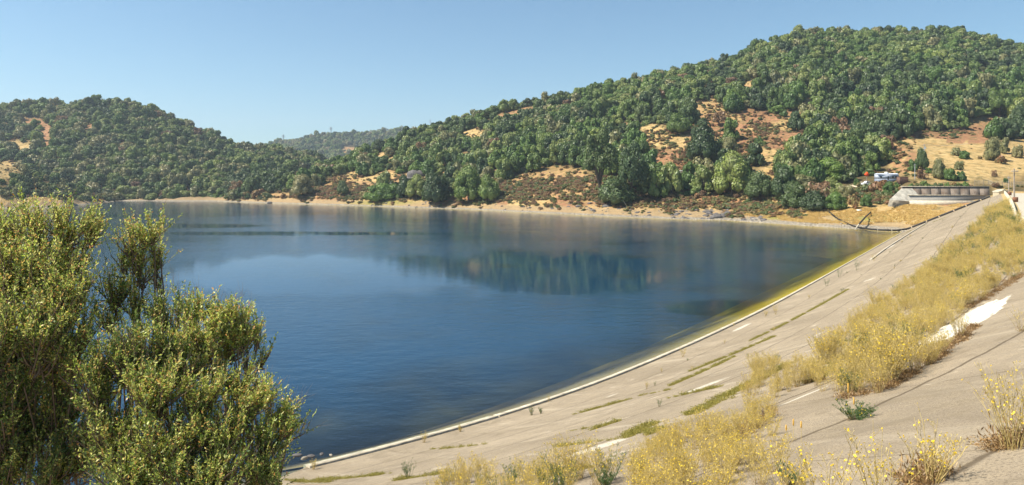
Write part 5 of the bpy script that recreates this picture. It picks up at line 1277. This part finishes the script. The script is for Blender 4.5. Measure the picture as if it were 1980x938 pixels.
# golden grass of the far shore flat
gpool = bpy.data.collections.new('grass_forms')
for k in range(3):
    r = np.random.default_rng(400 + k); n = 90; m = M(); P = np.stack([r.normal(size=n) * .5, r.normal(size=n) * .5, np.zeros(n)], 1)
    m.leaves(P, r.normal(size=(n, 3)) * .35 + [0, 0, 1], r.normal(size=(n, 3)), .45 + .5 * r.random(n), .12)
    gpool.objects.link(bpy.data.objects.new('grass_form_%d' % k, m.mesh('grass', (wmat('gold_grass', [(0., (.50, .32, .10)), (.5, (.66, .46, .15)), (1., (.78, .60, .26))]),))))
x_, d_, z_, _ = sow_low(right_hill, 1440, 1900, 3400, 1.6, 3.1, 1, 2, 12, lambda px, py, v, f_, r: (fbm(px * .03, py * .1, 3, 6) > -.12) & (py < 434))
r = np.random.default_rng(77); S = .5 + .7 * r.random(len(x_))
scatter('golden_grass', np.stack([x_, d_, z_ - .05], 1), S, S * .8, r.integers(0, 3, len(x_)), gpool, 'dry golden grass on the flat between the lake and the spillway', 'grass')

# ------------------------------------------------------------------ the bushes in front of the lake
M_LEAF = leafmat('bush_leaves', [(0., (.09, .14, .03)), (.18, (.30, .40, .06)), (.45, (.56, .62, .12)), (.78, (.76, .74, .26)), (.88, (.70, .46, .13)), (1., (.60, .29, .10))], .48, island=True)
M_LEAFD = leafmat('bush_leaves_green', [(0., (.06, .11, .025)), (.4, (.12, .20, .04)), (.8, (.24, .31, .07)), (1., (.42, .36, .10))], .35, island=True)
def gz(x, y): return float(dam_z(x, y)[0]) - .12
def bush(name, label, roots, clumps, seed, leafscale=1.22):
    r = np.random.default_rng(seed); rx0, ry0 = roots[0]; base = np.array([rx0, ry0, gz(rx0, ry0)])
    o = thing(name, label, 'bush', tuple(base), 0, None)
    br, lf, lg = M(), M(), M(); tw_A, tw_B, tw_r = [], [], []
    for (px, py, rx, ry, d, dens, tone) in clumps:
        rx *= 1.15; ry *= 1.18; c = ray(px, py, d); k = d / F; a3 = np.array([rx * k, max(rx, ry) * k * .75, ry * k])
        anchor = c + np.array([(base[0] - c[0]) * .10, 0, -a3[2] * .95])
        rt = roots[r.integers(len(roots))]; R0 = np.array([rt[0], rt[1], gz(*rt)]) + r.normal(size=3) * [.12, .12, 0]
        for st_i in range(2):
            a1 = anchor + r.normal(size=3) * a3 * .2; mid = R0 * .45 + a1 * .55 + np.array([(a1[0] - R0[0]) * .12, 0, -.15]) + r.normal(size=3) * .08
            t = np.linspace(0, 1, 9)[:, None]; pth = (1 - t) ** 2 * R0 + 2 * t * (1 - t) * mid + t ** 2 * a1 + np.concatenate([np.zeros((1, 3)), r.normal(size=(8, 3)) * .03])
            br.tube(pth, np.linspace(.017, .007, 9), 5)
        area = rx * ry; nb_ = max(7, int(area / 105)); SA, SB = [], []
        for j in range(nb_):
            v = r.normal(size=3); v /= np.linalg.norm(v); v *= r.random() ** .33; v[2] = abs(v[2]) * 1.0 if r.random() < .62 else v[2]
            e = c + v * a3; s0 = anchor + (c - anchor) * r.random() * .5 + r.normal(size=3) * a3 * .12
            m1 = (s0 + e) / 2 + r.normal(size=3) * a3 * .10 + np.array([0, 0, -.12 * a3[2]])
            t = np.linspace(0, 1, 5)[:, None]; pth = (1 - t) ** 2 * s0 + 2 * t * (1 - t) * m1 + t ** 2 * e
            br.tube(pth, np.linspace(.0095, .0036, 5), 4); SA.append(pth[:-1]); SB.append(pth[1:])
        SA = np.concatenate(SA); SB = np.concatenate(SB)
        # twigs
        nt = int(area * .092 * dens); i = r.integers(0, len(SA), nt); wgt = r.random((nt, 1)); q = SA[i] * (1 - wgt) + SB[i] * wgt
        dirn = (SB[i] - SA[i]); dirn /= np.linalg.norm(dirn, axis=1, keepdims=True); dirn = dirn * .6 + r.normal(size=(nt, 3)) * .34 + [.1, 0, .95]; dirn /= np.linalg.norm(dirn, axis=1, keepdims=True)
        tl = (.12 + .26 * r.random((nt, 1))) * (.7 + .3 * min(1.2, a3[0])); q2 = q + dirn * tl
        br.prisms(q, q2, .0022, .0012)
        # leaves along each twig
        nl = 18; bare = r.random(nt) < .10; br.prisms(q2[bare], (q2 + dirn * tl * .7)[bare], .0014, .0008); br.prisms(q2[bare], (q2 + (dirn + r.normal(size=(nt, 3)) * .4) * tl * .5)[bare], .0013, .0008); f_ = np.linspace(.15, 1.0, nl)[None, :, None]; base_l = q[:, None] + (q2 - q)[:, None] * f_ + r.normal(size=(nt, nl, 3)) * .004
        ld_ = dirn[:, None] * .85 + r.normal(size=(nt, nl, 3)) * .55; nrm = r.normal(size=(nt, nl, 3))
        Lp = base_l.reshape(-1, 3); Ld = ld_.reshape(-1, 3); Ln = nrm.reshape(-1, 3); n_ = len(Lp)
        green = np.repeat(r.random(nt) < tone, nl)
        ln = (.014 + .019 * r.random(n_)) * leafscale
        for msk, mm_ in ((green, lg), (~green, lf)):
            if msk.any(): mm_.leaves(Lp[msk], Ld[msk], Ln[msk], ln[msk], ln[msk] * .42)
    for mm_ in (br, lf, lg): mm_.v = [v - base for v in mm_.v]
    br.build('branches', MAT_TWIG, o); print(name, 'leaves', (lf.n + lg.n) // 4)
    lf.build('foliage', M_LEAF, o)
    x = lg.build('green_foliage', M_LEAFD, o); x['label'] = 'greener, darker leaves mixed through the bush'  # deeper green leaf colour on randomly chosen twigs, more of them where tone is high
    return o
bush('willow_bush', 'tallest leafy bush, reaching the horizon at the edge of the photo', [(-5.3, 6.9), (-4.9, 7.2), (-5.8, 6.6)],
     [(14, 448, 52, 52, 7.0, .6, .15), (78, 446, 50, 46, 6.8, .55, .15), (138, 440, 52, 38, 7.0, .55, .1), (180, 446, 30, 34, 7.2, .6, .1), (20, 545, 52, 70, 6.6, 1.0, .25), (92, 535, 62, 60, 6.6, .9, .25), (150, 500, 34, 50, 7.1, .5, .2),
      (142, 575, 42, 55, 6.5, 1.0, .2), (15, 660, 55, 80, 6.2, 1.0, .4), (90, 650, 60, 70, 6.3, 1.1, .45), (150, 665, 38, 60, 6.4, .9, .5), (20, 770, 60, 80, 6.3, .9, .7), (20, 880, 50, 70, 6.4, 1.2, .7), (60, 830, 60, 60, 6.6, 1.1, .7), (130, 800, 50, 60, 6.6, 1.0, .6), (170, 860, 50, 60, 6.5, 1.0, .6), (130, 730, 50, 50, 6.6, 1.0, .5), (60, 720, 50, 60, 6.7, 1.0, .5), (110, 905, 60, 50, 6.4, .7, .7), (-60, 560, 60, 120, 6.8, .7, .3), (-60, 800, 60, 140, 6.4, .7, .5)], 5)
bush('willow_bush', 'slender open bush with bare stems showing against the water', [(-3.7, 7.4), (-3.9, 7.2)],
     [(285, 456, 36, 24, 7.4, .9, .05), (262, 500, 30, 30, 7.4, .5, .1), (300, 515, 22, 20, 7.5, .5, .2), (215, 560, 34, 40, 7.2, .5, .3), (250, 470, 28, 28, 7.3, .35, .1), (305, 492, 18, 22, 7.5, .45, .05), (232, 505, 26, 30, 7.3, .35, .1), (270, 530, 36, 34, 7.4, .22, .2), (300, 545, 20, 14, 7.5, .35, .5), (258, 590, 34, 36, 7.3, .45, .4), (205, 610, 28, 36, 7.1, .45, .4)], 6)
bush('willow_bush', 'broad low bush spreading over the near shore, orange tinted leaves', [(-2.9, 6.6), (-2.4, 6.9), (-3.4, 6.4), (-2.0, 7.1)],
     [(318, 610, 34, 38, 7.0, .9, .7), (360, 612, 36, 28, 6.9, .9, .25), (415, 620, 42, 26, 6.8, 1.0, .1), (462, 628, 34, 26, 6.8, .75, .05), (500, 650, 24, 28, 6.9, .4, .05), (508, 690, 24, 24, 7.0, .22, .1), (400, 660, 52, 34, 6.7, 1.1, .2), (448, 672, 40, 30, 6.9, .8, .2), (395, 715, 44, 26, 6.8, .7, .4), (470, 660, 34, 24, 6.8, .9, .1),
      (330, 680, 46, 44, 6.5, 1.0, .5), (240, 690, 56, 60, 6.3, 1.0, .6), (180, 740, 46, 60, 6.2, .8, .5), (300, 760, 70, 46, 6.1, 1.0, .25), (385, 775, 60, 36, 6.2, .9, .25), (480, 790, 46, 30, 6.3, .9, .15), (540, 805, 34, 26, 6.5, .8, .15), (455, 745, 40, 26, 6.6, .8, .2), (505, 770, 30, 22, 6.6, .7, .15), (350, 715, 50, 36, 6.5, 1.0, .4), (480, 705, 22, 16, 6.9, .4, .2), (566, 835, 24, 20, 6.6, .7, .4),
      (520, 850, 46, 30, 6.3, .9, .35), (430, 850, 70, 44, 6.1, .9, .3), (320, 860, 80, 56, 6.0, .9, .3), (210, 850, 60, 60, 6.1, .8, .4), (250, 930, 90, 50, 5.9, .9, .4), (400, 930, 90, 50, 5.9, .9, .5), (520, 925, 50, 40, 6.1, .9, .6)], 7)
# haze: the blue air over the lake
hz = G('haze_air'); vp = hz.n.new('ShaderNodeVolumePrincipled'); vp.inputs['Color'].default_value = (.72, .84, 1, 1); vp.inputs['Density'].default_value = HAZE_D; vp.inputs['Anisotropy'].default_value = .2
hz.l.new(vp.outputs[0], hz.out.inputs['Volume'])
o = M().box((-5000, -60, -14), (5000, 7000, 620)).build('haze', hz.m); o['kind'] = 'stuff'; o['label'] = 'thin blue summer haze over the lake and hills'
